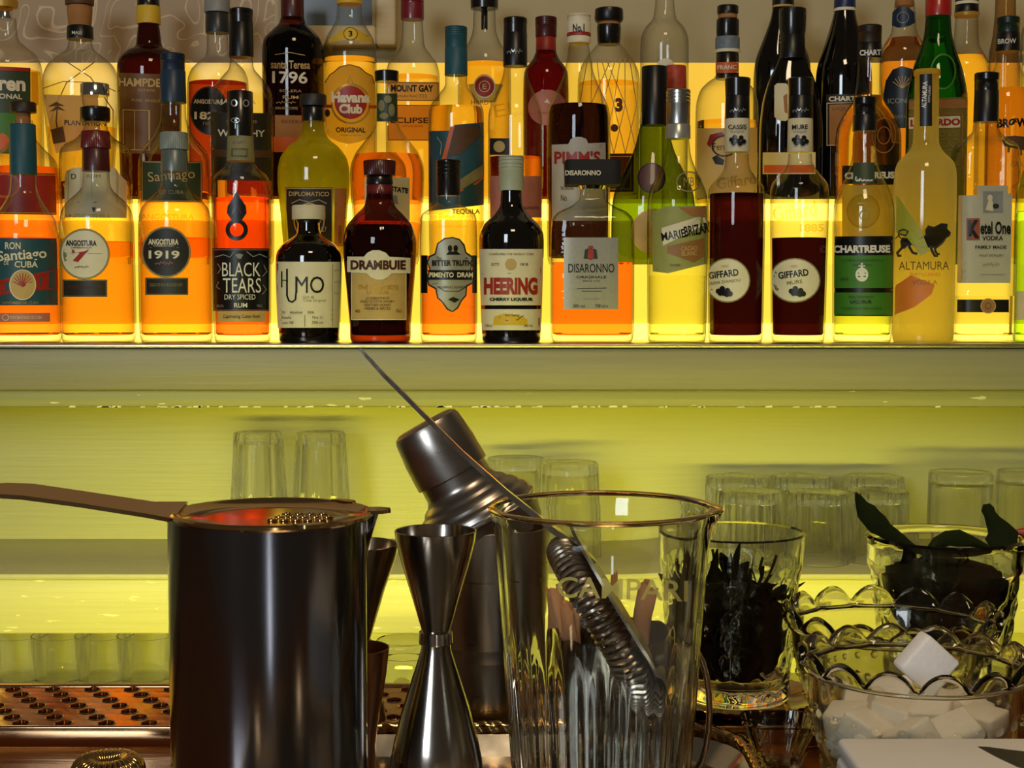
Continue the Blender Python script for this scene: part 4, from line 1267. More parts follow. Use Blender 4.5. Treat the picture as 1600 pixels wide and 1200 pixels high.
bottle('dark brown bottle with maroon cap and bright red neck band', 3, 853,
       [(78, 15), (92, 20), (104, 30), (118, 36), (300, 35)], BROWNG, (REDBR, 84),
       [(27, 58, 17, 17, MAROON, 'cap', 'rings'), (57, 80, 15.5, 16, RED, 'neck_band')],
       [(('e', 855, 168, 30, 28), PINK, [('p', [(850, 160), (855, 154), (860, 162)], IVORY), (T, 'Liquore', 854, 176, 26, 5, RED)])])

bottle('round clear rum bottle wrapped in diamond net, with black stopper and side clasp', 3, 951,
       [(68, 17), (76, 24), (90, 36), (110, 46), (130, 49), (300, 47)], CLEAR, (GOLD, 130),
       [(13, 34, 22, 22.5, BLACK, 'stopper', 'bulge'), (34, 39, 18, 18, CORK, 'cork'), (38, 70, 19, 18, BLACKM, 'collar', 'bulge')],
       [(None, None,
         [('l', [(905 + 18 * i, 240), (905 + 18 * i + (35 if q else -35) * 0.5, 165), (951 + (905 + 18 * i - 951) * .4 + (22 if q else -22), 92)], 1.3, TAN) for i in range(6) for q in (0, 1)]),
        (None, None, [(T, '3', 967, 164, 12, 22, BROWNP, .06), ('e', 960, 200, 6, 6, BROWNP)]),
        (('r', 912, 240, 990, 300), MAROON, [('f', 916, 244, 986, 296, 1, TAN)])])
bottle('tall plain clear bottle with long thin neck above the silver-sashed green bottle', 3, 1038,
       [(-20, 14), (10, 15), (30, 18), (42, 30), (58, 37), (80, 38), (300, 37)], CLEAR, None,
       [], [(('e', 1040, 105, 14, 14), IVORY, [])], ymid=100)

bottle('tall near-black wine-shaped bottle rising behind the domed black capsule', 3, 1222,
       [(-20, 15), (10, 16), (30, 19), (60, 30), (90, 42), (120, 46), (300, 44)], DARKG, None, [(-30, 9, 17, 17, BLACK, 'capsule'), (9, 12, 17.2, 17.2, TAN, 'capsule_rim')], [], d=0.55, dY=0.029)

bottle('very dark bottle with blue foil capsule and brown label on the top step', 3, 1318,
       [(17, 16), (30, 19), (55, 26), (80, 34), (105, 42), (130, 44), (300, 42)], DARKG, None,
       [(-24, 13, 16, 17, paint('1E2C56', .35, coat=.3), 'capsule'), (13, 18, 17.3, 17.3, IVORY, 'capsule_rim')],
       [(('p', [(1292, 147), (1350, 147), (1350, 228), (1292, 228)]), DKBROWN, [(T, 'CHARTREUSE', 1333, 154, 74, 8, IVORY, .04), (R, 1297, 163, 1350, 226, CORK), (T, 'LIQUEUR', 1324, 170, 44, 6, BROWNP), ('f', 1293, 160, 1349, 227, 1, IVORY)])])

bottle('clear bottle with small black shield on its neck and large navy oval label', 3, 1411,
       [(-10, 13), (20, 17), (50, 19), (62, 26), (78, 35), (100, 37), (300, 36)], CLEAR, (glass('rosy_liquid', rt((0.8, 0.4, 0.16)), 1.24), 60),
       [(-20, 10, 14, 15, CORK, 'cork')],
       [(('p', [(1410, 9), (1420, 12), (1428, 20), (1429, 36), (1420, 41), (1404, 43), (1394, 39), (1392, 30), (1396, 18), (1403, 11)]), NAVY, [('o', 1411, 27, 9, 9, 1, GREY)], {'name': 'neck_shield', 'hw': 20.5}),
        (('p', [(1410, 103), (1425, 108), (1436, 125), (1441, 150), (1441, 200), (1384, 200), (1382, 150), (1386, 125), (1396, 108)]), paint('1C2433', .4), [(T, 'ICONIC', 1408, 157, 38, 8, GREY, .01)] + [('l', [(1410, 138), (1410 + 16 * math.cos(a), 136 - 18 * math.sin(a))], 1, TAN) for a in [math.radians(30 + 20 * i) for i in range(7)]] + [(T, 'RESERVE', 1406, 182, 30, 5, GREY)])])

bottle('yellow spirit bottle with black cap above a white band, behind the bright red cap', 3, 1508,
       [(20, 17), (70, 19), (85, 27), (100, 36), (125, 38), (300, 37)], CLEAR, (GOLD, 88),
       [(-16, 3, 18, 18, DKBROWN, 'cap'), (3, 8, 18.5, 18.5, IVORY, 'white_band'), (8, 20, 18, 18.5, BLACK, 'lower_band'), (20, 26, 19.5, 19, GOLDP, 'glass_collar')], [])

bottle('slim dark brown bottle near the right edge, without any label', 3, 1570,
       [(-20, 15), (30, 16), (60, 19), (85, 24), (300, 23)], shell('smoky_brown', (0.8, 0.62, 0.40), edge=.3), None, [], [], ymid=60)

bottle('clear flask with ribbed grey collar at the right edge of the top step', 3, 1628,
       [(18, 20), (30, 24), (45, 32), (60, 34), (300, 33)], CLEAR, (PALE, 80),
       [(-10, 19, 24, 24, GREY, 'cap', 'ridge')], [(('r', 1590, 55, 1640, 100), WHITE, [('l', [(1592, 88), (1592, 97), (1597, 99), (1601, 95)], 4, BLACK)])])

# ------------------------------------------------------------------ glassware helpers
WGLASS = glass('table_glass', (0.985, 0.985, 0.95), 1.45)
WTHIN = thin_glass('pressed_glass', 0.72)
CUTGLASS = glass('cut_crystal', (0.98, 0.98, 0.93), 1.48, bump=0.25, scale=90)
ZC = CZ - 0.262     # bar counter
ZT = CZ - 0.250     # drip tray top


def vessel_mesh(name, outer, wall, base, mat, parent=None, seg=64, mod=None, zfun=None, angle=35):
    """outer: [(z, r)] bottom to top; an inner wall follows at distance wall, floor thickness base"""
    V, Fc = [], []
    rows = []
    for z, r in outer:
        rows.append((z, r, True))
    rows.append((outer[-1][0] + wall * 0.35, outer[-1][1] - wall * 0.5, None))
    inner = [(z, r - wall) for z, r in outer if z > outer[0][0] + base]
    if not inner:
        inner = [(outer[-1][0], outer[-1][1] - wall)]
    r_at = inner[0][1]
    inner = [(outer[0][0] + base, r_at * 0.92), (outer[0][0] + base + 0.002, r_at * 0.99)] + [q for q in inner if q[0] > outer[0][0] + base + 0.003]
    for z, r in reversed(inner):
        rows.append((z, r, False))
    for z, r, out in rows:
        for i in range(seg):
            t = 2 * math.pi * i / seg
            rr = r * (mod(t, z) if (mod and out) else 1)
            zz = z + (zfun(t, z) if zfun else 0)
            V.append((math.cos(t) * rr, math.sin(t) * rr, zz))
    for j in range(len(rows) - 1):
        for i in range(seg):
            a, b = j * seg + i, j * seg + (i + 1) % seg
            Fc.append((a, b, b + seg, a + seg))
    c = len(V)
    V += [(0, 0, rows[0][0] + 0.0006), (0, 0, rows[-1][0])]
    k = (len(rows) - 1) * seg
    for i in range(seg):
        Fc.append((c, (i + 1) % seg, i))
        Fc.append((c + 1, k + i, k + (i + 1) % seg))
    return mesh_obj(name, V, Fc, mat, parent, True, angle)


def copy_tree(o, loc, label, group=None, rot=None, scale=None):
    c = o.copy()
    COL.objects.link(c)
    c.location = loc
    if rot is not None:
        c.rotation_euler = rot
    if scale is not None:
        c.scale = scale
    if label:
        c['label'] = label
    if group:
        c['group'] = group
    for ch in list(o.children):
        d = ch.copy()
        COL.objects.link(d)
        d.parent = c
    return c


# upturned tumblers on the lower shelf -------------------------------------------------
def upturned(kind, h, r_top, r_rim, k, depth, mat=WTHIN):
    """glass standing on its rim: heavy foot on top"""
    def md(t, z):
        return 1 + depth * math.cos(k * t) * (1 if z > 0.012 else 0)
    rows = [(0.0, r_rim), (0.004, r_rim)]
    for i in range(1, 7):
        f = i / 7
        rows.append((0.004 + (h - 0.006) * f, r_rim + (r_top - r_rim) * f))
    rows += [(h - 0.002, r_top), (h, r_top * 0.95)]
    seg = k * 4 if k * 4 <= 120 else k * 2
    V, Fc = [], []
    full = [(z, r, 1) for z, r in rows]
    inner = [(z, r - 0.0026, 0) for z, r in rows if z < h - 0.016]
    inner = [(h - 0.014, (r_top - 0.003) * 0.95, 0)] + list(reversed(inner))
    allr = full + [(h - 0.001, r_top * 0.6, 0)]
    # outside from rim up to foot
    for z, r, o in allr:
        for i in range(seg):
            t = 2 * math.pi * i / seg
            q = r * (md(t, z) if o else 1)
            V.append((q * math.cos(t), q * math.sin(t), z))
    for j in range(len(allr) - 1):
        for i in range(seg):
            a, b = j * seg + i, j * seg + (i + 1) % seg
            Fc.append((a, b, b + seg, a + seg))
    V.append((0, 0, h - 0.001))
    c = len(V) - 1
    k0 = (len(allr) - 1) * seg
    Fc += [(c, k0 + i, k0 + (i + 1) % seg) for i in range(seg)]
    b0 = len(V)
    for z, r, o in inner:
        for i in range(seg):
            t = 2 * math.pi * i / seg
            V.append((r * math.cos(t), r * math.sin(t), z))
    for j in range(len(inner) - 1):
        for i in range(seg):
            a, b = b0 + j * seg + i, b0 + j * seg + (i + 1) % seg
            Fc.append((a, b, b + seg, a + seg))
    V.append((0, 0, h - 0.014))
    c = len(V) - 1
    Fc += [(c, b0 + (i + 1) % seg, b0 + i) for i in range(seg)]
    k1 = b0 + (len(inner) - 1) * seg
    for i in range(seg):
        Fc.append((k1 + i, k1 + (i + 1) % seg, (i + 1) % seg, i))
    o = mesh_obj(kind, V, Fc, mat, None, True, 50)
    return o


def put_glass(proto, used, px, Y, label, group, z=ZLS):
    x = W(px, 800, Y).x
    if used:
        o = proto.copy()
        COL.objects.link(o)
    else:
        o = proto
    o.location = (x, Y, z)
    tag(o, label, 'glass', group)
    return o


hb = upturned('highball_glass', zat(675, 1.92) - ZLS, 38 * 1.92 / F * .97, 0.0375, 14, 0.055)
put_glass(hb, 0, 405, 1.92, 'left of the two tall fluted glasses upside down on the lower shelf', 'tall upturned glasses')
put_glass(hb, 1, 502, 1.92, 'right of the two tall fluted glasses upside down on the lower shelf', 'tall upturned glasses')
pt = upturned('pint_glass', zat(722, 1.88) - ZLS, 0.0365, 0.041, 24, 0.012)
put_glass(pt, 0, 888, 1.88, 'upturned plain glass on the lower shelf seen above the mixing glass rim', 'plain upturned glasses')
put_glass(pt, 1, 806, 1.93, 'upturned glass on the lower shelf mostly hidden by the cocktail shaker', 'plain upturned glasses')
tb = upturned('ribbed_tumbler', zat(748, 1.90) - ZLS, 0.0375, 0.0395, 24, 0.035)
for i, (px, Y, lb) in enumerate(((1150, 1.93, 'ribbed tumbler upside down on the lower shelf, back left of its cluster'),
                                 (1252, 1.93, 'ribbed tumbler upside down on the lower shelf, back middle of its cluster'),
                                 (1363, 1.93, 'ribbed tumbler upside down on the lower shelf, back right of its cluster'))):
    put_glass(tb, i, px, Y, lb, 'ribbed upturned tumblers')
tb2 = upturned('ribbed_tumbler', zat(768, 1.83) - ZLS, 0.0365, 0.0385, 24, 0.035)
for i, (px, Y, lb) in enumerate(((1172, 1.835, 'ribbed tumbler upside down, front of its cluster, above the tumbler of dark herbs'),
                                 (1278, 1.83, 'ribbed tumbler upside down near the shelf edge, front middle of its cluster'),
                                 (1370, 1.842, 'ribbed tumbler upside down behind the long upright leaf'))):
    put_glass(tb2, i, px, Y, lb, 'ribbed upturned tumblers')
wt = upturned('whisky_tumbler', zat(737, 1.86) - ZLS, 0.0385, 0.040, 12, 0.02)
put_glass(wt, 0, 1500, 1.86, 'wide smooth tumbler upside down on the lower shelf, above the bowl of dark leaves', 'wide upturned tumblers')
put_glass(wt, 1, 1606, 1.87, 'wide smooth tumbler upside down on the lower shelf, cut by the right photo edge', 'wide upturned tumblers')

# clear glasses standing on the cabinet worktop under the lower shelf
jr = lambda: None
hj = ZLS - 0.07 - BCZ - 0.012
jar = vessel_mesh('water_glass', [(0, .030), (0.003, .032), (0.02, .0325), (hj * .6, .034), (hj, .035)], 0.002, 0.006, thin_glass('thin_water_glass', 0.75), seg=40)
ww = ['farthest left in the row of clear glasses under the lower shelf', 'second from left in the row of clear glasses under the lower shelf', 'third from left in the row of clear glasses under the lower shelf', 'nearest the big dark tin in the row of clear glasses under the lower shelf']
for i, px in enumerate((25, 92, 160, 226)):
    put_glass(jar, i, px, 1.80, 'clear water glass, ' + ww[i], 'clear glasses under the lower shelf', BCZ)
hj2 = zat(1000, 1.55) - BCZ
jar2 = vessel_mesh('preserving_jar', [(0, .026), (0.003, .028), (hj2 * .7, .028), (hj2 * .82, .025), (hj2 * .86, .029), (hj2, .029)], 0.0025, 0.006, WGLASS, seg=48)
jar2.location = (W(632, 1040, 1.55).x, 1.55, BCZ)
tag(jar2, 'small clear jar standing behind the drip tray, seen between the tin and the jigger', 'jar')

# ------------------------------------------------------------------ bar counter and drip tray
COUNTERM = painted_wood('7A4414', grain=0.35)
COUNTERM.node_tree.nodes['Principled BSDF'].inputs['Roughness'].default_value = 0.10
bc = empty('bar_counter', (0, 0.7, FZ), 'polished dark brown wooden bar counter in the foreground', 'counter')
abs_child(box('counter_top', XL, 0.25, ZC - 0.035, XR, 0.995, ZC, COUNTERM, None, 0.003), bc)
abs_child(box('counter_body', XL, 0.32, FZ, XR, 0.93, ZC - 0.035, paint('2E1C10', 0.5)), bc)

COPPER = metal('drip_copper', (0.50, 0.30, 0.15), 0.13, 0.07, (40, 40, 40))
DARKSTEEL = metal('dark_steel', (0.17, 0.16, 0.165), 0.15, 0.05, (60, 60, 6))
STEEL = metal('steel', (0.42, 0.36, 0.30), 0.17, 0.06, (120, 120, 10))
STEELB = metal('brushed_steel', (0.38, 0.34, 0.30), 0.30, 0.08, (20, 20, 160))
BRASS = metal('aged_brass', (0.58, 0.38, 0.16), 0.13, 0.07, (40, 40, 40))
SILVERM = metal('tray_silver', (0.62, 0.58, 0.5), 0.16, 0.08, (60, 60, 60))
tr = empty('drip_tray', (0, 0.92, ZC), 'long copper-toned perforated drip tray across the back of the bar counter', 'drip tray')
yA, yB = 0.874, 0.962
a = (W(86, 1120, 1).x, 0)
yr = [yat(y, ZT) for y in (1077.5, 1085, 1093, 1102, 1111, 1120.5, 1130.5)]
dy = (yr[0] - yr[-1]) / 6
sx = 67 * yr[5] / F
bx = -0.34 * sx
V, Fc = [], []
R0 = 0.0046
nS = 16
for j in range(7):
    yy = yr[0] - j * dy
    off = (W(86, 1120.5, yr[5]).x) - bx * 0 + (j - 5) * 0.36 * sx
    for i in range(-12, 20):
        cx = off + i * sx
        k = len(V)
        # parallelogram cell, ring to a raised round hole
        sk = 0.36 * sx
        for q in range(nS):
            t = 2 * math.pi * q / nS
            c, s = math.cos(t), math.sin(t)
            m = max(abs(c), abs(s))
            u, w = c / m * 0.5, s / m * 0.5
            V.append((cx + u * sx - w * sk, yy + w * dy, ZT))
        for rad, zz in ((R0 + 0.0011, ZT + 0.00005), (R0 + 0.0005, ZT + 0.0006), (R0, ZT + 0.0004), (R0 - 0.0002, ZT - 0.002)):
            for q in range(nS):
                t = 2 * math.pi * q / nS
                V.append((cx + math.cos(t) * rad, yy + math.sin(t) * rad, zz))
        for lv in range(4):
            for q in range(nS):
                A, B = k + lv * nS + q, k + lv * nS + (q + 1) % nS
                Fc.append((A, B, B + nS, A + nS))
abs_child(mesh_obj('perforated_plate', V, Fc, COPPER, None, True, 30), tr)
y_lo, y_hi = yr[-1] - dy / 2, yr[0] + dy / 2
abs_child(box('front_lip', -0.6, 0.862, ZC, 0.62, y_lo, ZT + 0.0008, COPPER, None, 0.0012), tr)
abs_child(box('back_lip', -0.6, y_hi, ZC, 0.62, y_hi + 0.008, ZT + 0.001, COPPER, None, 0.001), tr)
abs_child(box('tray_bottom', -0.6, y_lo, ZC + 0.0003, 0.62, y_hi, ZC + 0.002, paint('120C08', 0.4)), tr)

# serving tray with rope rim
st = empty('serving_tray', (0, 0.65, ZC), 'rectangular silver serving tray with a twisted rope rim under the bar tools', 'tray')
x0, x1, y0, y1, cr = -0.162, 0.128, 0.42, 0.852, 0.045


def rrect(x0, x1, y0, y1, r, step=0.002, z=0):
    pts = []
    for (cx, cy, a0) in ((x1 - r, y1 - r, 0), (x0 + r, y1 - r, 90), (x0 + r, y0 + r, 180), (x1 - r, y0 + r, 270)):
        for i in range(13):
            a = math.radians(a0 + i * 7.5)
            pts.append((cx + r * math.cos(a), cy + r * math.sin(a)))
    out = []
    for i, p in enumerate(pts):
        q = pts[(i + 1) % len(pts)]
        n = max(1, int(math.hypot(q[0] - p[0], q[1] - p[1]) / step))
        for j in range(n):
            out.append((p[0] + (q[0] - p[0]) * j / n, p[1] + (q[1] - p[1]) * j / n, z))
    return out


def rope(name, path, r, mat, closed, strands=2, pitch=0.35, seg=12):
    V, Fc = tube_data(path, r, seg, closed)
    n = len(path)
    for i in range(n):
        c = sum((Vector(V[i * seg + k]) for k in range(seg)), Vector()) / seg
        for k in range(seg):
            a = 2 * math.pi * k / seg
            f = 0.82 + 0.26 * abs(math.cos(strands * a / 2 + i * pitch))
            V[i * seg + k] = c + (Vector(V[i * seg + k]) - c) * f
    return mesh_obj(name, V, Fc, mat, None, True, 70)


abs_child(rope('rope_rim', rrect(x0, x1, y0, y1, cr, 0.0012, CZ - 0.2475), 0.0042, BRASS, True, 2, 0.42), st)
pts = rrect(x0 + 0.004, x1 - 0.004, y0 + 0.004, y1 - 0.004, cr - 0.004, 0.02, 0)
pin = [((p[0] - (x0 + x1) / 2) * 0.93 + (x0 + x1) / 2, (p[1] - (y0 + y1) / 2) * 0.95 + (y0 + y1) / 2) for p in pts]
n = len(pts)
V = [(p[0], p[1], ZC + 0.012) for p in pts] + [(p[0], p[1], ZC + 0.0025) for p in pin] + [(p[0], p[1], ZC + 0.0002) for p in pin] + [(p[0] , p[1], ZC + 0.009) for p in pts]
Fc = [(i, (i + 1) % n, n + (i + 1) % n, n + i) for i in range(n)] + [(3 * n + i, 2 * n + i, 2 * n + (i + 1) % n, 3 * n + (i + 1) % n) for i in range(n)]
Fc += [tuple(range(n, 2 * n)), tuple(range(3 * n - 1, 2 * n - 1, -1))] + [(i, 3 * n + i, 3 * n + (i + 1) % n, (i + 1) % n) for i in range(n)]
abs_child(mesh_obj('tray_base', V, Fc, SILVERM, None, True, 30), st)
ZS = ZC + 0.0026


def at_px(px, py, Y, z):
    return Vector((W(px, py, Y).x, Y, z))


# ------------------------------------------------------------------ dark tin with strainer
Yt = 0.70
sc_ = scale_at(900, Yt)
tin = empty('mixing_tin', at_px(420, 1000, Yt, ZS), 'large dark steel tin with a pouring lip, left foreground, a strainer lying on it', 'tin')
zr = zat(806, Yt) - ZS
rt_ = 153 * sc_


def lipmod(t, z):
    # pouring lip on the right side
    d = abs((t + math.pi) % (2 * math.pi) - math.pi - 0.25)
    k = max(0, 1 - d / 0.22) * max(0, (z - (zr - 0.022)) / 0.022)
    return 1 + 0.16 * k


outer = [(0, rt_ * 0.97), (0.002, rt_ * 0.985)] + [(zr * f, rt_) for f in (.1, .3, .5, .7, .82, .86, .9, .94, .97, 1.0)]
vessel_mesh('tin_body', outer, 0.0012, 0.002, DARKSTEEL, tin, 96, lipmod, angle=50)

hs = empty('julep_strainer', at_px(425, 790, Yt, ZS + zr - 0.0036), 'metal cocktail strainer with a long flat handle lying across the dark tin', 'strainer')
R1 = 0.0462
V, Fc = [], []
# flat disc with a rolled rim and a slight dish
pr = [(0.0, R1 - .001), (0.0010, R1), (0.0022, R1), (0.0030, R1 - 0.0012), (0.0024, R1 - 0.0028), (0.0006, R1 - 0.005), (0.0002, R1 * 0.6), (0.0, 0.0005)]
V, Fc = lathe_data([(z + 0.003, r) for z, r in pr], 56, cap=(True, False), mod=lambda t, z: 1 + .004 * math.sin(5 * t))
mesh_obj('strainer_plate', V, Fc, BRASS, hs, True, 40)
zz0 = 0.0052
path = [(-R1 + 0.004, 0, zz0), (-R1 - 0.01, 0, zz0 + 0.001), (-R1 - 0.04, 0, zz0 + 0.0055), (-0.112, 0, zz0 + 0.009), (-0.124, 0, zz0 + 0.0095), (-0.1285, 0, zz0 + 0.0095)]
wid = [.016, .008, .0075, .0085, .0075, .003]
V, Fc = [], []
for (p, w) in zip(path, wid):
    V += [(p[0], -w, p[2] - .0006), (p[0], w, p[2] + .0026), (p[0], w, p[2] + .0006), (p[0], -w, p[2] - .0026)]
for i in range(len(path) - 1):
    for k in range(4):
        A, B = i * 4 + k, i * 4 + (k + 1) % 4
        Fc.append((A, A + 4, B + 4, B))
Fc += [(0, 1, 2, 3), (len(V) - 1, len(V) - 2, len(V) - 3, len(V) - 4)]
mesh_obj('handle', V, Fc, BRASS, hs, True, 40)
for an in (-60, 8, 50):
    c, s = math.cos(math.radians(an)), math.sin(math.radians(an))
    V = []
    for rr, w in ((R1 - .003, .007), (R1 + .004, .0065), (R1 + .008, .003)):
        if an != 8:
            rr = R1 - .003 + (rr - R1 + .003) * 0.55
        for q in (-1, 1):
            for h in (zz0 - .0006, zz0 + .0010):
                V.append((c * rr - s * w * q, s * rr + c * w * q, h))
    Fc = []
    for i in range(2):
        a_ = i * 4
        Fc += [(a_, a_ + 4, a_ + 6, a_ + 2), (a_ + 1, a_ + 3, a_ + 7, a_ + 5), (a_, a_ + 1, a_ + 5, a_ + 4), (a_ + 2, a_ + 6, a_ + 7, a_ + 3)]
    Fc += [(0, 2, 3, 1), (8, 9, 11, 10)]
    mesh_obj('ear_tab', V, Fc, BRASS, hs, True, 40)
# spring coiled under the plate edge, showing on the front right
pathp = []
for i in range(520):
    f = i / 519
    a_ = math.radians(-150 + 300 * f)
    ph = f * 2 * math.pi * 46
    rc = R1 - 0.012
    pathp.append(((rc + .0032 * math.cos(ph)) * math.cos(a_), (rc + .0032 * math.cos(ph)) * math.sin(a_), -0.0055 + .0032 * math.sin(ph)))
tube('spring', pathp, 0.0006, STEEL, hs, 5)
for i in range(14):
    x, y = 0.002 + 0.0055 * (i % 5) + .002 * (i // 5), -0.012 + 0.009 * (i // 5)
    V, Fc = tube_data([(x + .0019 * math.cos(2 * math.pi * k / 10), y + .0019 * math.sin(2 * math.pi * k / 10), .0036) for k in range(10)], .0007, 6, True)
    mesh_obj('perforation', V, Fc, BRASS, hs, True, 60)
hs.rotation_euler = (0, math.radians(0.3), 0)

# ------------------------------------------------------------------ jiggers


def jigger(name, label, px, Y, prof, zbase, wall=0.0009, mat=STEEL, seg=64):
    sc = scale_at(900, Y)
    o = empty(name, at_px(px, 980, Y, zbase), label, 'jigger')
    P = [(zat(y, Y) - zbase, h * sc) for y, h in prof]      # top to bottom
    nk = min(range(len(P)), key=lambda i: P[i][1])
    up = P[:nk + 1]
    V, Fc = lathe_data(list(reversed(up)) + [(up[0][0] + .0003, up[0][1] - wall * .5)] + [(z, max(.001, r - wall)) for z, r in up[:-1]] + [(up[-1][0] + .006, up[-1][1] * .5), (up[-1][0] + .006, 0.0001)], seg, cap=(False, False))
    mesh_obj('upper_cup', V, Fc, mat, o, True, 35)
    lo = P[nk:]
    V, Fc = lathe_data(list(reversed(lo)), seg, cap=(True, False))
    mesh_obj('lower_cup', V, Fc, mat, o, True, 25)
    lathe('waist_band', [(P[nk][0] - .0065, P[nk][1] + .0011), (P[nk][0] - .0060, P[nk][1] + .0015), (P[nk][0] - .0005, P[nk][1] + .0013), (P[nk][0], P[nk][1] + .0006)], mat, o, seg)
    return o


j1 = jigger('tall_jigger', 'tall hourglass steel jigger standing in front of the cocktail shaker', 681, 0.745,
            [(829, 64), (845, 62), (880, 53), (930, 38), (985, 22), (1016, 24), (1060, 38), (1110, 54), (1160, 67), (1185, 72), (1268, 78)], ZS)
j2 = jigger('tall_jigger', 'hourglass jigger half hidden behind the right side of the large dark tin', 558, 0.86,
            [(850, 66), (866, 63), (920, 44), (1000, 20), (1030, 24), (1090, 40), (1125, 46)], ZT + 0.0005, mat=metal('bronzed_steel', (0.40, 0.29, 0.18), 0.2))
cc = empty('copper_cup', at_px(556, 1080, 0.80, ZS), 'small tapered copper cup beside the right edge of the large dark tin', 'cup')
s8 = scale_at(1000, 0.80)
zz = zat(1012, 0.80) - ZS
vessel_mesh('cup_body', [(0, 24 * s8), (0.002, 26 * s8), (zz * .4, 34 * s8), (zz * .8, 48 * s8), (zz, 53 * s8)], 0.001, 0.002, metal('dark_copper', (0.42, 0.2, 0.1), 0.3), cc, 48)

# ------------------------------------------------------------------ cobbler shaker
Ys = 0.893
ss = scale_at(900, Ys)
sh = empty('cocktail_shaker', at_px(757, 980, Ys, ZT + .0007), 'steel cocktail shaker, its capped top tilted to the left, behind the mixing glass', 'cocktail shaker')
zt = zat(822, Ys) - sh.location.z
vessel_mesh('shaker_body', [(0, 72 * ss), (.002, 77 * ss), (zt * .2, 79 * ss), (zt * .31, 80 * ss), (zt * .318, 80.8 * ss), (zt * .33, 80.5 * ss), (zt * .38, 81 * ss), (zt * .388, 81.8 * ss), (zt * .4, 81.5 * ss), (zt * .7, 86 * ss), (zt, 91 * ss)],
            0.001, 0.003, STEELB, sh, 72, angle=20)
tilt = math.radians(-29)
pv = W(662, 660, Ys) - sh.location


def tilted(prof, seg=64, cap=(True, True)):
    V, Fc = lathe_data(prof, seg, cap=cap)
    rot = Matrix.Rotation(tilt, 3, 'Y')
    ax = rot @ Vector((0, 0, -1))
    out = []
    for v in V:
        q = rot @ Vector(v)
        out.append(q + pv)
    return out, Fc


capp = [(-92, 59), (-91, 60), (-50, 59), (-12, 55), (-5, 52), (-1, 45), (0, 0.1)]
V, Fc = tilted([(z * ss, r * ss) for z, r in capp])
mesh_obj('shaker_cap', V, Fc, STEELB, sh, True, 30)
sp = [(-212, 84), (-176, 95), (-174, 99), (-169, 100), (-166, 97), (-160, 96), (-154, 93), (-150, 87), (-144, 85), (-138, 80), (-134, 73), (-128, 70), (-122, 61), (-116, 57), (-112, 55.5), (-91, 55)]
V, Fc = tilted([(z * ss, r * ss) for z, r in chaikin(sp, 1)], cap=(False, False))
mesh_obj('strainer_shoulder', V, Fc, STEELB, sh, True, 30)
# engraved tick marks on the cap
rot = Matrix.Rotation(tilt, 3, 'Y')
V, Fc = [], []
for i in range(5):
    for u, w in ((0, 0), (9, 0), (9, 1), (0, 1)):
        a_ = (u - 2) * ss / (59 * ss)
        z = (-46 - i * 5 - w) * ss
        p = rot @ Vector((math.sin(a_) * 59.3 * ss, -math.cos(a_) * 59.3 * ss, z)) + pv
        V.append(p)
    Fc.append(tuple(range(4 * i, 4 * i + 4)))
mesh_obj('engraved_mark', V, Fc, SILVER, sh, False)

# ------------------------------------------------------------------ mixing glass
def worn_print(h, cover):
    m, nt, N, L = newmat('worn_print')
    N.remove(N['Principled BSDF'])
    d, t, x = N.new('ShaderNodeBsdfDiffuse'), N.new('ShaderNodeBsdfTransparent'), N.new('ShaderNodeMixShader')
    d.inputs[0].default_value = hexc(h)
    x.inputs[0].default_value = cover
    L.new(t.outputs[0], x.inputs[1])
    L.new(d.outputs[0], x.inputs[2])
    L.new(x.outputs[0], N['Material Output'].inputs['Surface'])
    return m


Ym = 0.70
sm = scale_at(950, Ym)
mg = empty('mixing_glass', at_px(940, 960, Ym, ZS), 'large clear mixing glass with reflection-tinted amber rim, spout and lettering, centre foreground', 'mixing glass')
zm = zat(795, Ym) - ZS


def mgmod(t, z):
    k = 1.0
    if z < zm * 0.62:
        k += 0.010 * math.cos(30 * t) * min(1, (zm * 0.62 - z) / 0.02)
    d = abs((t + math.pi) % (2 * math.pi) - math.pi + 0.12)
    if d < 0.28 and z > zm - 0.02:
        k += 0.075 * (math.cos(d / 0.28 * math.pi) * .5 + .5) * ((z - zm + 0.02) / 0.02) ** 2
    return k


mo = [(0, 120 * sm), (.002, 127 * sm), (.006, 130 * sm)] + [(zm * f, (130 + 40 * f) * sm) for f in (.1, .2, .3, .4, .5, .56, .6, .66, .75, .85, .88, .91, .94)] + [(zm * .97, 171 * sm), (zm * .985, 174 * sm), (zm, 174 * sm)]
vessel_mesh('glass_wall', mo, 0.0026, 0.012, WGLASS, mg, 180, mgmod, angle=50)
SM = Surf(mg.location.x, Ym, ZS, [(z, r) for z, r in reversed(mo)])
label_on(SM, mg, None, None, [(T, 'CAMPARI', 972, 919, 202, 33, worn_print('D6C468', .8), .01, 1)], eps=.0004)
V, Fc = tube_data([(math.cos(2 * math.pi * i / 90) * 173 * sm * mgmod(2 * math.pi * i / 90, zm), math.sin(2 * math.pi * i / 90) * 173 * sm * mgmod(2 * math.pi * i / 90, zm), zm + .0006) for i in range(90)], .0013, 8, True)
mesh_obj('amber_reflection_rim', V, Fc, glass('rim_reflection_tint', (1.0, 0.84, 0.5), 1.45), mg, True, 60)  # amber reflection along the rim, put into the glass colour

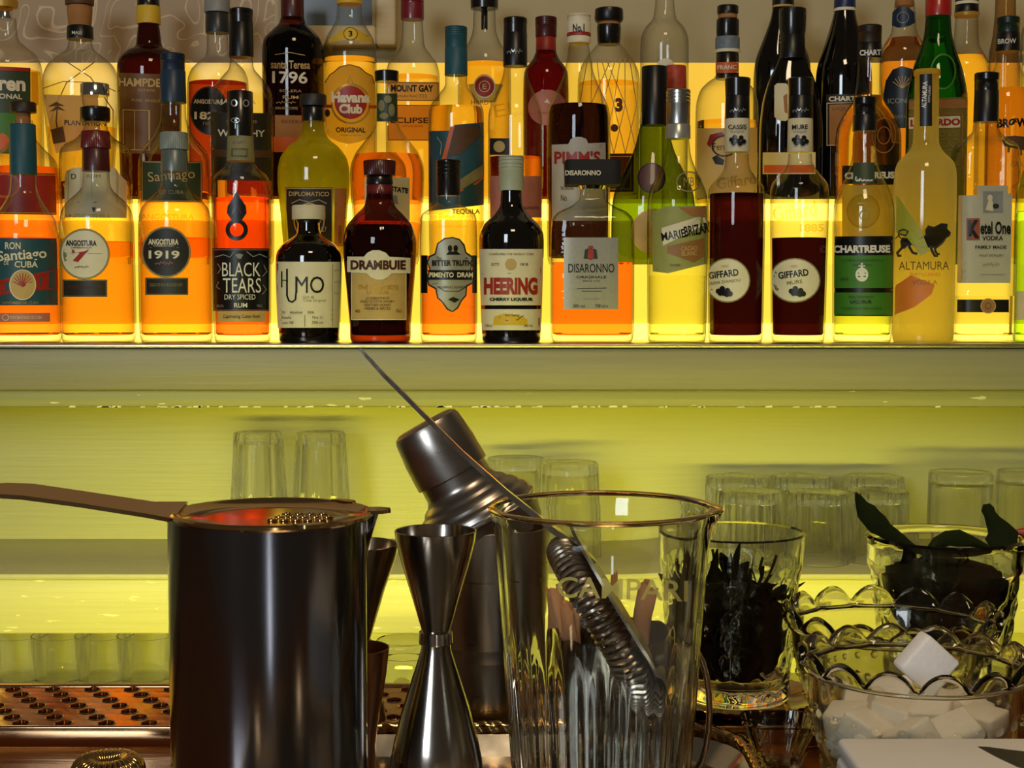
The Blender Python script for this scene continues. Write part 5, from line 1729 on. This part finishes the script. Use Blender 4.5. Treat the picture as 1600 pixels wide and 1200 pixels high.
# Hawthorne strainer standing edge-on inside the mixing glass, its handle sticking out
A_ = W(868, 838, Ym)
B_ = W(1034, 1112, Ym)
ctr = (A_ + B_) / 2
e1 = (B_ - A_).normalized()          # down the slope
e2 = Vector((0, 1, 0))               # depth
e3 = e1.cross(e2).normalized()
if e3.x < 0:
    e3 = -e3                         # towards the right / up side
Rl = (B_ - A_).length / 2
Rd = 0.030
hw_ = empty('hawthorne_strainer', ctr, 'cocktail strainer with coiled wire spring and long thin handle standing in the mixing glass', 'strainer')
pathp = []
for i in range(1500):
    f = i / 1499
    a_ = 2 * math.pi * f
    ph = f * 2 * math.pi * 76
    k = 1 - .0068 * math.cos(ph) / Rl * 0
    rr = .0068
    base = e1 * (math.cos(a_) * (Rl - .008)) + e2 * (math.sin(a_) * (Rd - .008))
    rad = (e1 * math.cos(a_) + e2 * math.sin(a_)).normalized()
    pathp.append(base + rad * (rr * math.cos(ph)) + e3 * (rr * math.sin(ph) - .0005))
tube('spring', pathp, 0.0012, STEELB, hw_, 6)
V, Fc = [], []
nn = 48
for h in (.0078, .0092):
    V += [tuple(e1 * (math.cos(2 * math.pi * i / nn) * (Rl + .001)) + e2 * (math.sin(2 * math.pi * i / nn) * Rd) + e3 * h) for i in range(nn)]
Fc = [tuple(range(nn)), tuple(range(2 * nn - 1, nn - 1, -1))] + [(i, nn + i, nn + (i + 1) % nn, (i + 1) % nn) for i in range(nn)]
mesh_obj('plate', V, Fc, STEELB, hw_, True, 30)
hp = [tuple(-e1 * (Rl * .6) + e3 * .0092)] + [tuple(W(px, py, Y) - ctr) for px, py, Y in ((893, 843, .70), (862, 826, .70), (836, 805, .70), (790, 768, .70), (720, 706, .70), (650, 636, .70), (600, 586, .70), (562, 545, .70))]
V, Fc = [], []
for i, p in enumerate(hp):
    p = Vector(p)
    t = (Vector(hp[min(i + 1, len(hp) - 1)]) - Vector(hp[max(0, i - 1)])).normalized()
    s = t.cross(e2).normalized()
    th = (.0011, .0012, .0013, .0013, .0012, .0011, .001, .0009, .0006)[i]
    wd = (.006, .005, .0035, .0028, .0022, .002, .002, .002, .001)[i]
    V += [p + s * th + e2 * wd, p - s * th + e2 * wd, p - s * th - e2 * wd, p + s * th - e2 * wd]
for i in range(len(hp) - 1):
    for k in range(4):
        A, B = i * 4 + k, i * 4 + (k + 1) % 4
        Fc.append((A, B, B + 4, A + 4))
Fc += [(3, 2, 1, 0), tuple(range(len(V) - 4, len(V)))]
mesh_obj('handle', V, Fc, metal('polished_steel', (0.62, 0.58, 0.52), 0.15), hw_, True, 50)

# ------------------------------------------------------------------ steel mug with cinnamon
Yg = 0.80
sg = scale_at(1000, Yg)
mug = empty('steel_mug', at_px(962, 1000, Yg, ZS), 'dark metal mug with a curved handle behind the mixing glass, holding cinnamon sticks', 'mug')
zg = zat(985, Yg) - ZS
vessel_mesh('mug_body', [(0, 88 * sg), (.002, 92 * sg), (zg * .5, 100 * sg), (zg * .9, 106 * sg), (zg, 107 * sg)], .0012, .002, DARKSTEEL, mug, 56)
hpath = []
for i in range(13):
    a_ = math.radians(95 - 190 * i / 12)
    hpath.append(((103 + 34 * math.cos(a_) * (1 if a_ > -.9 else .9)) * sg + .001, -.02, zg * .52 + math.sin(a_) * zg * .44))
mug.rotation_euler = (0, 0, 0)
tube('handle', hpath, .0026, metal('mug_handle', (0.6, 0.4, 0.25), .25), mug, 10, flat=(1.5, .6))
BARK = paint('C08A62', 0.8, var=0.35, scale=120, bump=0.6, stretch=(1, 1, .15))
stick_labels = ['rough brown cinnamon stick at the left of the mug behind the mixing glass', 'short brown cinnamon stick second from left in the mug', 'pale slanted cinnamon stick leaning to the right in the mug', 'thin cinnamon stick in the middle of the mug']
for i, (bx_, tx, ty, r, Yo) in enumerate(((905, 858, 922, .0065, .012), (925, 885, 945, .006, -.012), (960, 1022, 918, .0068, .0), (940, 962, 900, .0022, .016))):
    p0 = W(bx_, 1180, Yg + Yo * .5)
    p0.z = ZS + .004
    p1 = W(tx, ty, Yg + Yo)
    o = bpy.data.objects.new('cinnamon_stick', None)
    ax = (p1 - p0)
    Lk = ax.length
    q = ax.to_track_quat('Z', 'Y')
    # rolled bark: spiral cross-section extruded
    V, Fc = [], []
    nsp = 20
    rr_ = random.Random(i)
    for lv in range(7):
        for k in range(nsp):
            a_ = k / (nsp - 1) * 2 * math.pi * 1.45
            rad = r * (1 - .45 * k / (nsp - 1)) * (1 + .05 * math.sin(lv * 2 + k))
            zz = Lk * lv / 6 + (rr_.uniform(-.0025, .0035) if lv == 6 else 0)
            V.append(Vector((math.cos(a_) * rad, math.sin(a_) * rad, zz)))
    for lv in range(6):
        for k in range(nsp - 1):
            A = lv * nsp + k
            Fc.append((A, A + 1, A + nsp + 1, A + nsp))
    ob = mesh_obj('cinnamon_stick', V, Fc, BARK, None, True, 60)
    md = ob.modifiers.new('bark', 'SOLIDIFY')
    md.thickness = .0009
    ob.location = p0
    ob.rotation_euler = q.to_euler()
    tag(ob, stick_labels[i], 'cinnamon stick', 'cinnamon sticks in the steel mug')

# ------------------------------------------------------------------ leaves and herb glasses
LEAFM = paint('1F2504', 0.85, var=0.35, scale=180, bump=0.4)
LEAFD = paint('101203', 0.85, var=0.35, scale=180, bump=0.4)


for _m in (LEAFM, LEAFD):
    _m.node_tree.nodes['Principled BSDF'].inputs['Specular IOR Level'].default_value = 0.15


def leaf_data(L, w, curl=0.25, fold=0.18, n=7, serr=0.0):
    V, Fc = [], []
    for i in range(n + 1):
        f = i / n
        ww = w * math.sin(math.pi * min(1, f * 0.93 + 0.05)) ** 0.75 * (1 + serr * (1 if i % 2 else -1))
        z = f * L
        b = curl * L * f * f
        V += [(-ww, b + fold * ww, z), (0, b, z), (ww, b + fold * ww, z)]
    for i in range(n):
        a = i * 3
        Fc += [(a, a + 1, a + 4, a + 3), (a + 1, a + 2, a + 5, a + 4)]
    return V, Fc


def leaf_mesh(L, w, mat, **k):
    V, Fc = leaf_data(L, w, **k)
    me = bpy.data.meshes.new('leaf')
    me.from_pydata(V, [], Fc)
    me.shade_smooth()
    me.materials.append(mat)
    return me


# tumbler with herb sprigs
Yh = 0.915
shh = scale_at(900, Yh)
sau = empty('ribbed_saucer', at_px(1150, 1110, Yh, ZT + .0008), 'brass-coloured ribbed saucer under the tumbler of dark herbs', 'saucer')
V, Fc = lathe_data([(.0, .030), (.0012, .038), (.004, .0475), (.0055, .0485), (.0052, .047), (.002, .036), (.0015, .02)], 96, cap=(True, True), mod=lambda t, z: 1 + .012 * math.cos(48 * t))
mesh_obj('saucer_dish', V, Fc, BRASS, sau, True, 60)
hg = empty('herb_tumbler', at_px(1150, 960, Yh, ZT + .0036), 'cut-glass tumbler on a saucer packed with dark green herb sprigs, right of the mixing glass', 'glass')
zh = zat(832, Yh) - hg.location.z


def cutmod(k, d, z0, z1):
    def f(t, z):
        if z0 < z < z1:
            return 1 - d * (abs(math.cos(k * t / 2 + z * 120)) + abs(math.cos(k * t / 2 - z * 120))) * .5
        return 1
    return f


ho = [(0, 80 * shh), (.002, 84 * shh)] + [(zh * f, (84 + 22 * f) * shh) for f in [.05 + .04 * i for i in range(21)]] + [(zh * .95, 105.5 * shh), (zh, 106.5 * shh)]
vessel_mesh('tumbler_wall', ho, .0028, .010, WGLASS, hg, 120, cutmod(14, .05, zh * .06, zh * .78), angle=50)
hb_ = empty('herb_bunch', at_px(1150, 1000, Yh, ZT + .015), 'bunch of dark green herb sprigs in the cut-glass tumbler', 'herbs')
lm1 = leaf_mesh(.022, .0055, LEAFD, curl=.3)
lm2 = leaf_mesh(.030, .0035, LEAFM, curl=.15)
rnd = random.Random(11)
for i in range(130):
    a_ = rnd.uniform(0, 2 * math.pi)
    rr_ = math.sqrt(rnd.random()) * .022
    z = rnd.uniform(0, .062) * (1 - .25 * rr_ / .03)
    o = bpy.data.objects.new('leaf', lm1 if i % 3 else lm2)
    COL.objects.link(o)
    o.parent = hb_
    o.location = (rr_ * math.cos(a_) * (.75 + .25 * z / .062), rr_ * math.sin(a_) * (.75 + .25 * z / .062), z)
    o.rotation_euler = (rnd.uniform(-1.0, 1.0), rnd.uniform(-1.0, 1.0), rnd.uniform(0, 6.28))
for i in range(9):
    a_ = i * .7
    tube('stem', [(0.004 * math.cos(a_), .004 * math.sin(a_), 0), (.014 * math.cos(a_), .014 * math.sin(a_), .045), (.024 * math.cos(a_), .024 * math.sin(a_), .075 - .004 * (i % 3))], .0009, LEAFM, hb_, 6)
V, Fc = lathe_data([(0, .012), (.01, .024), (.045, .028), (.058, .018), (.062, .004)], 20, mod=lambda t, z: 1 + .12 * math.sin(5 * t + z * 200) + .08 * math.sin(11 * t))
mesh_obj('leaf_clump', V, Fc, LEAFD, hb_, True, 60)

# wide cut-glass with broad leaves
Yw = 0.955
sw = scale_at(900, Yw)
wg = empty('crystal_tumbler', at_px(1474, 960, Yw, ZT + .0008), 'wide cut-crystal glass full of broad dark leaves behind the scalloped bowls', 'glass')
wg.location.z = ZT + .0008
zw = zat(840, Yw) - wg.location.z
wo = [(0, 92 * sw), (.002, 98 * sw)] + [(zw * f, (98 + 24 * f) * sw) for f in [.05 + .04 * i for i in range(21)]] + [(zw * .95, 120 * sw), (zw, 121.5 * sw)]
vessel_mesh('tumbler_wall', wo, .0045, .016, WGLASS, wg, 120, cutmod(12, .06, zw * .06, zw * .80), angle=50)
lb_ = empty('leaf_bunch', at_px(1474, 960, Yw, wg.location.z + .018), 'broad dark green leaves heaped in the wide crystal glass, two sticking up', 'herbs')
lm3 = leaf_mesh(.034, .011, LEAFD, curl=.35, serr=.05, n=9)
for i in range(80):
    a_ = rnd.uniform(0, 2 * math.pi)
    rr_ = math.sqrt(rnd.random()) * .022
    z = rnd.uniform(.0, .034)
    f = .55 + .45 * z / .05
    o = bpy.data.objects.new('leaf', lm3)
    COL.objects.link(o)
    o.parent = lb_
    o.location = (rr_ * math.cos(a_) * f, rr_ * math.sin(a_) * f, z)
    o.rotation_euler = (rnd.uniform(-.8, .8), rnd.uniform(-.8, .8), rnd.uniform(0, 6.28))
V, Fc = lathe_data([(0, .010), (.015, .025), (.045, .036), (.056, .034), (.060, .02), (.062, .004)], 28, mod=lambda t, z: 1 + .05 * math.sin(5 * t + z * 200) + .04 * math.sin(11 * t))
mesh_obj('leaf_clump', V, Fc, LEAFD, lb_, True, 60)


def big_leaf(pts, wds, mat):
    """upright leaf: centre line points (px, py, Y) and half widths px, serrated, with thickness"""
    V, Fc = [], []
    P = [W(*p) - lb_.location for p in pts]
    n = len(P)
    for i, p in enumerate(P):
        t = (P[min(i + 1, n - 1)] - P[max(0, i - 1)]).normalized()
        s = t.cross(Vector((0.15, 1, 0))).normalized()
        w = wds[i] * 1.12 * sw * (1 + (.08 if i % 2 else -.05))
        up = Vector((0, 1, 0))
        V += [p - s * w + up * .002, p, p + s * w + up * .002, p - s * w + up * .0032, p + up * .0012, p + s * w + up * .0032]
    for i in range(n - 1):
        a = i * 6
        b = a + 6
        Fc += [(a, a + 1, b + 1, b), (a + 1, a + 2, b + 2, b + 1), (a + 4, a + 3, b + 3, b + 4), (a + 5, a + 4, b + 4, b + 5), (a + 3, a, b, b + 3), (a + 2, a + 5, b + 5, b + 2)]
    mesh_obj('leaf', V, Fc, mat, lb_, True, 60)


big_leaf([(1339, 770, .95), (1343, 779, .95), (1348, 790, .95), (1355, 800, .95), (1363, 810, .95), (1373, 820, .95), (1385, 830, .95), (1398, 839, .95), (1410, 846, .95), (1430, 858, .95)],
         [1, 5, 9, 13, 15, 14, 12, 10, 9, 4], LEAFM)
big_leaf([(1543, 788, .95), (1545, 796, .95), (1549, 805, .95), (1554, 815, .95), (1562, 826, .95), (1567, 838, .95), (1568, 850, .95), (1564, 866, .95)],
         [4, 8, 8.5, 10, 16, 21, 22, 10], LEAFM)
big_leaf([(1450, 862, .93), (1466, 850, .93), (1482, 842, .93), (1500, 842, .93), (1520, 847, .93), (1545, 856, .93)], [3, 8, 11, 11, 8, 3], LEAFM)

# jar with red chillies at the right edge
cj = empty('chilli_glass', at_px(1690, 950, 1.0, ZC), 'dark glass at the right photo edge holding red dried chillies', 'glass')
cj.location.y = 1.0 - .03
vessel_mesh('glass_wall', [(0, .030), (.01, .034), (.05, .038), (zat(862, .97) - ZC, .040)], .002, .006, shell('smoked', (.25, .13, .08), edge=.3), cj, 40)
for i, (pp, lb) in enumerate(((((1575, 852), (1590, 850), (1612, 856), (1650, 880)), 'long dried red chilli leaning left over the glass rim at the right edge'), (((1585, 832), (1600, 833), (1622, 842), (1655, 870)), 'upper dried red chilli at the right edge above the first'))):
    c0 = W(*pp[-1], .97)
    V, Fc = tube_data([W(a, b, .97) - c0 for a, b in pp], [.0015, .0042, .005, .003], 10)
    o = mesh_obj('dried_chilli', V, Fc, paint('A8321E', .35, var=.3), None, True, 60)
    o.location = c0
    tag(o, lb, 'chilli', 'dried chillies in the right-hand glass')

# ------------------------------------------------------------------ scalloped bowls
BOWLG = glass('bowl_glass', (0.94, 0.93, 0.87), 1.45, rough=0.04)


def scallop_bowl(label, px, Y, hw, yseam, zbase, k=14, phase=0.0, nd=26):
    s = scale_at(1000, Y)
    b = empty('scalloped_bowl', at_px(px, yseam, Y, zbase), label, 'bowl', 'scalloped glass bowls')
    R = hw * s
    hz = zat(yseam, Y) - zbase
    sch = 33 * s

    def zf(t, z):
        if z <= hz + 1e-6:
            return 0
        f = (z - hz) / sch
        return (abs(math.sin(k * t / 2 + phase)) ** .55) * sch * f * .95 - (z - hz)
    o = [(0, R * .42), (.003, R * .45), (hz * .15, R * .58), (hz * .35, R * .78), (hz * .55, R * .89), (hz * .8, R * .965), (hz * .97, R * .99), (hz, R), (hz + sch * .05, R * 1.0), (hz + sch * .4, R * 1.03), (hz + sch * .8, R * 1.06), (hz + sch, R * 1.075)]
    vessel_mesh('bowl_wall', o, .0042, .006, BOWLG, b, 168, None, zf, angle=60)
    V, Fc = tube_data([(math.cos(2 * math.pi * i / 96) * (R + .0003), math.sin(2 * math.pi * i / 96) * (R + .0003), hz) for i in range(96)], .0011, 8, True)
    mesh_obj('seam_ring', V, Fc, BOWLG, b, True, 60)
    V, Fc = [], []
    for row, (fz, fr) in enumerate(((.78, .958), (.62, .915), (.44, .84))):
        for i in range(nd):
            a_ = 2 * math.pi * (i + .5 * (row % 2)) / nd
            c = Vector((math.cos(a_) * R * fr, math.sin(a_) * R * fr, hz * fz))
            d0 = len(V)
            nrm = Vector((math.cos(a_), math.sin(a_), -.25)).normalized()
            tx = Vector((-math.sin(a_), math.cos(a_), 0))
            ty = nrm.cross(tx)
            for lv, (rr_, hh) in enumerate(((.0026, 0), (.0020, .0009), (.0009, .0014))):
                for q in range(8):
                    u = 2 * math.pi * q / 8
                    V.append(c + tx * rr_ * math.cos(u) + ty * rr_ * math.sin(u) + nrm * hh)
            for lv in range(2):
                for q in range(8):
                    A, B = d0 + lv * 8 + q, d0 + lv * 8 + (q + 1) % 8
                    Fc.append((A, B, B + 8, A + 8))
            Fc.append(tuple(d0 + 16 + q for q in range(8)))
    tag(mesh_obj('embossed_dots', V, Fc, CUTGLASS, b, True, 60), kind='stuff')
    return b, R, hz


b1, Rb1, hz1 = scallop_bowl('scalloped pressed-glass bowl standing behind, nearly empty, in front of the leaf-filled crystal glass', 1392, .853, 156, 979, ZC, phase=.4)
b2, Rb2, hz2 = scallop_bowl('front scalloped pressed-glass bowl filled with white sugar cubes, right foreground', 1430, .715, 168, 1046, ZC, phase=.1)
SUGAR = paint('F0E9DF', .8, var=.05, bump=.3, scale=400)


def sugar(loc, rot, s=.0095, label='', sz=(1, 1, .7)):
    import bmesh
    bm = bmesh.new()
    bmesh.ops.create_cube(bm, size=2 * s)
    for v in bm.verts:
        v.co = Vector((v.co.x * sz[0], v.co.y * sz[1], v.co.z * sz[2]))
    bmesh.ops.bevel(bm, geom=list(bm.edges), offset=.0016, segments=2, affect='EDGES', profile=.5)
    me = bpy.data.meshes.new('sugar_cube')
    bm.to_mesh(me)
    bm.free()
    me.shade_smooth()
    me.materials.append(SUGAR)
    o = link(bpy.data.objects.new('sugar_cube', me))
    o.location = loc
    o.rotation_euler = rot
    tag(o, label, 'sugar cube', 'white cubes in the front scalloped bowl')
    return o


cb = b2.location
sugar(W(1447, 1036, .715), (0, math.radians(42), .1), .0105, 'white cube standing on its corner above all the others in the front bowl', (1, .6, 1))
rnd = random.Random(5)
k = 0
hid = 'white sugar cube in the heap filling the front scalloped bowl'
proto = sugar((cb.x - .028, cb.y - .015, cb.z + hz1 * 0 + .052), (.2, .3, .5), .0095, 'white sugar cube at the left front edge of the heap in the front bowl')
for lvl in range(4):
    for i in range((5, 7, 9, 9)[lvl]):
        n_ = (5, 7, 9, 9)[lvl]
        a_ = 2 * math.pi * i / n_ + lvl
        rr_ = (.012, .020, .028, .031)[lvl]
        o = proto.copy()
        COL.objects.link(o)
        o.location = (cb.x + rr_ * math.cos(a_), cb.y + rr_ * math.sin(a_), cb.z + (.016, .030, .046, .059)[lvl] + rnd.uniform(-.002, .002))
        o.rotation_euler = (rnd.uniform(-.5, .5), rnd.uniform(-.5, .5), rnd.uniform(0, 3))
        o['label'] = hid
for i in range(5):
    o = proto.copy()
    COL.objects.link(o)
    o.location = (cb.x + .013 * math.cos(i * 1.26), cb.y + .013 * math.sin(i * 1.26), cb.z + .060 + .001 * i)
    o.rotation_euler = (rnd.uniform(-.3, .3), rnd.uniform(-.3, .3), rnd.uniform(0, 3))
    o['label'] = hid

# small square crystal dish
cd = empty('crystal_dish', at_px(1216, 1150, .805, ZC), 'small flared square cut-crystal dish left of the scalloped bowls', 'dish')
s8 = scale_at(1120, .80)
hd = zat(1124, .805) - ZC
n4 = 5.0
Vd, Fd = lathe_data([(0, 26 * s8), (.002, 28 * s8), (hd * .3, 34 * s8), (hd * .6, 44 * s8), (hd * .9, 55 * s8), (hd, 57 * s8), (hd, 51 * s8), (hd * .6, 40 * s8), (hd * .35, 28 * s8), (hd * .3, .0005)], 64, n=4, cap=(True, False), mod=lambda t, z: 1 - .05 * abs(math.cos(8 * t)) * (1 if .002 < z < hd * .9 else 0))
mesh_obj('dish_wall', Vd, Fd, WGLASS, cd, True, 30)

# coiled wire rings lying on the counter
for px, py, Y, lb in ((172, 1200, .80, 'coiled wire ring lying on the counter, left of the dark tin, at the bottom edge'), (1236, 1192, .76, 'coiled wire ring on the counter in front of the small crystal dish')):
    loc = W(px, py, Y)
    r_ = 34 * scale_at(1190, Y)
    loc.z = ZC + .0072
    path = []
    for i in range(700):
        f = i / 700
        a_ = 2 * math.pi * f
        ph = f * 2 * math.pi * 34
        path.append(((r_ + .0068 * math.cos(ph)) * math.cos(a_), (r_ + .0068 * math.cos(ph)) * math.sin(a_), .0068 * math.sin(ph)))
    V, Fc = tube_data(path, .0012, 6, True)
    o = mesh_obj('spring_ring', V, Fc, BRASS, None, True, 60)
    o.location = (loc.x, Y - .004, loc.z + .001)
    tag(o, lb, 'spring', 'coiled wire rings on the counter')

# ------------------------------------------------------------------ napkin pile
NAP = paint('E8E2D6', .85, var=.05, scale=40, bump=.2)
zn = zat(1151, .655)
nN = 9
th = (zn - ZC) / nN
xl = W(1308, 1152, .655).x
for i in range(nN):
    top = i == nN - 1
    r2 = random.Random(i)
    dx, dyy = (r2.uniform(-.002, .002), r2.uniform(-.002, .001)) if not top else (0, 0)
    o = box('paper_napkin', 0, -.15, 0, .17, 0, th * .96, NAP, None, min(.0022, th * .3))
    o.location = (xl + dx, .655 + dyy, ZC + i * th)
    lab = ['topmost white paper napkin of the pile, printed with a dark feather, bottom right corner', 'white paper napkin second from the top of the pile'][0 if top else 1]
    if i < nN - 2:
        lab = 'white folded paper napkin, %s from the top of the pile at the bottom right' % ('third', 'fourth', 'fifth', 'sixth', 'seventh', 'eighth', 'ninth')[nN - 3 - i]
    tag(o, lab, 'napkin', 'folded napkins in the pile')
    if top:
        pts = [(1527, 1166), (1545, 1167), (1575, 1171), (1620, 1176), (1640, 1190), (1620, 1206), (1590, 1198), (1560, 1184), (1543, 1175)]
        V = []
        zt_ = ZC + i * th + th * .96 + .0002
        for x, y in pts:
            Y = yat(y, zt_)
            p = W(x, y, Y)
            V.append((p.x - o.location.x, Y - .655, zt_ - o.location.z))
        mesh_obj('print', V, [tuple(reversed(range(len(pts))))], CHAR, o, False)
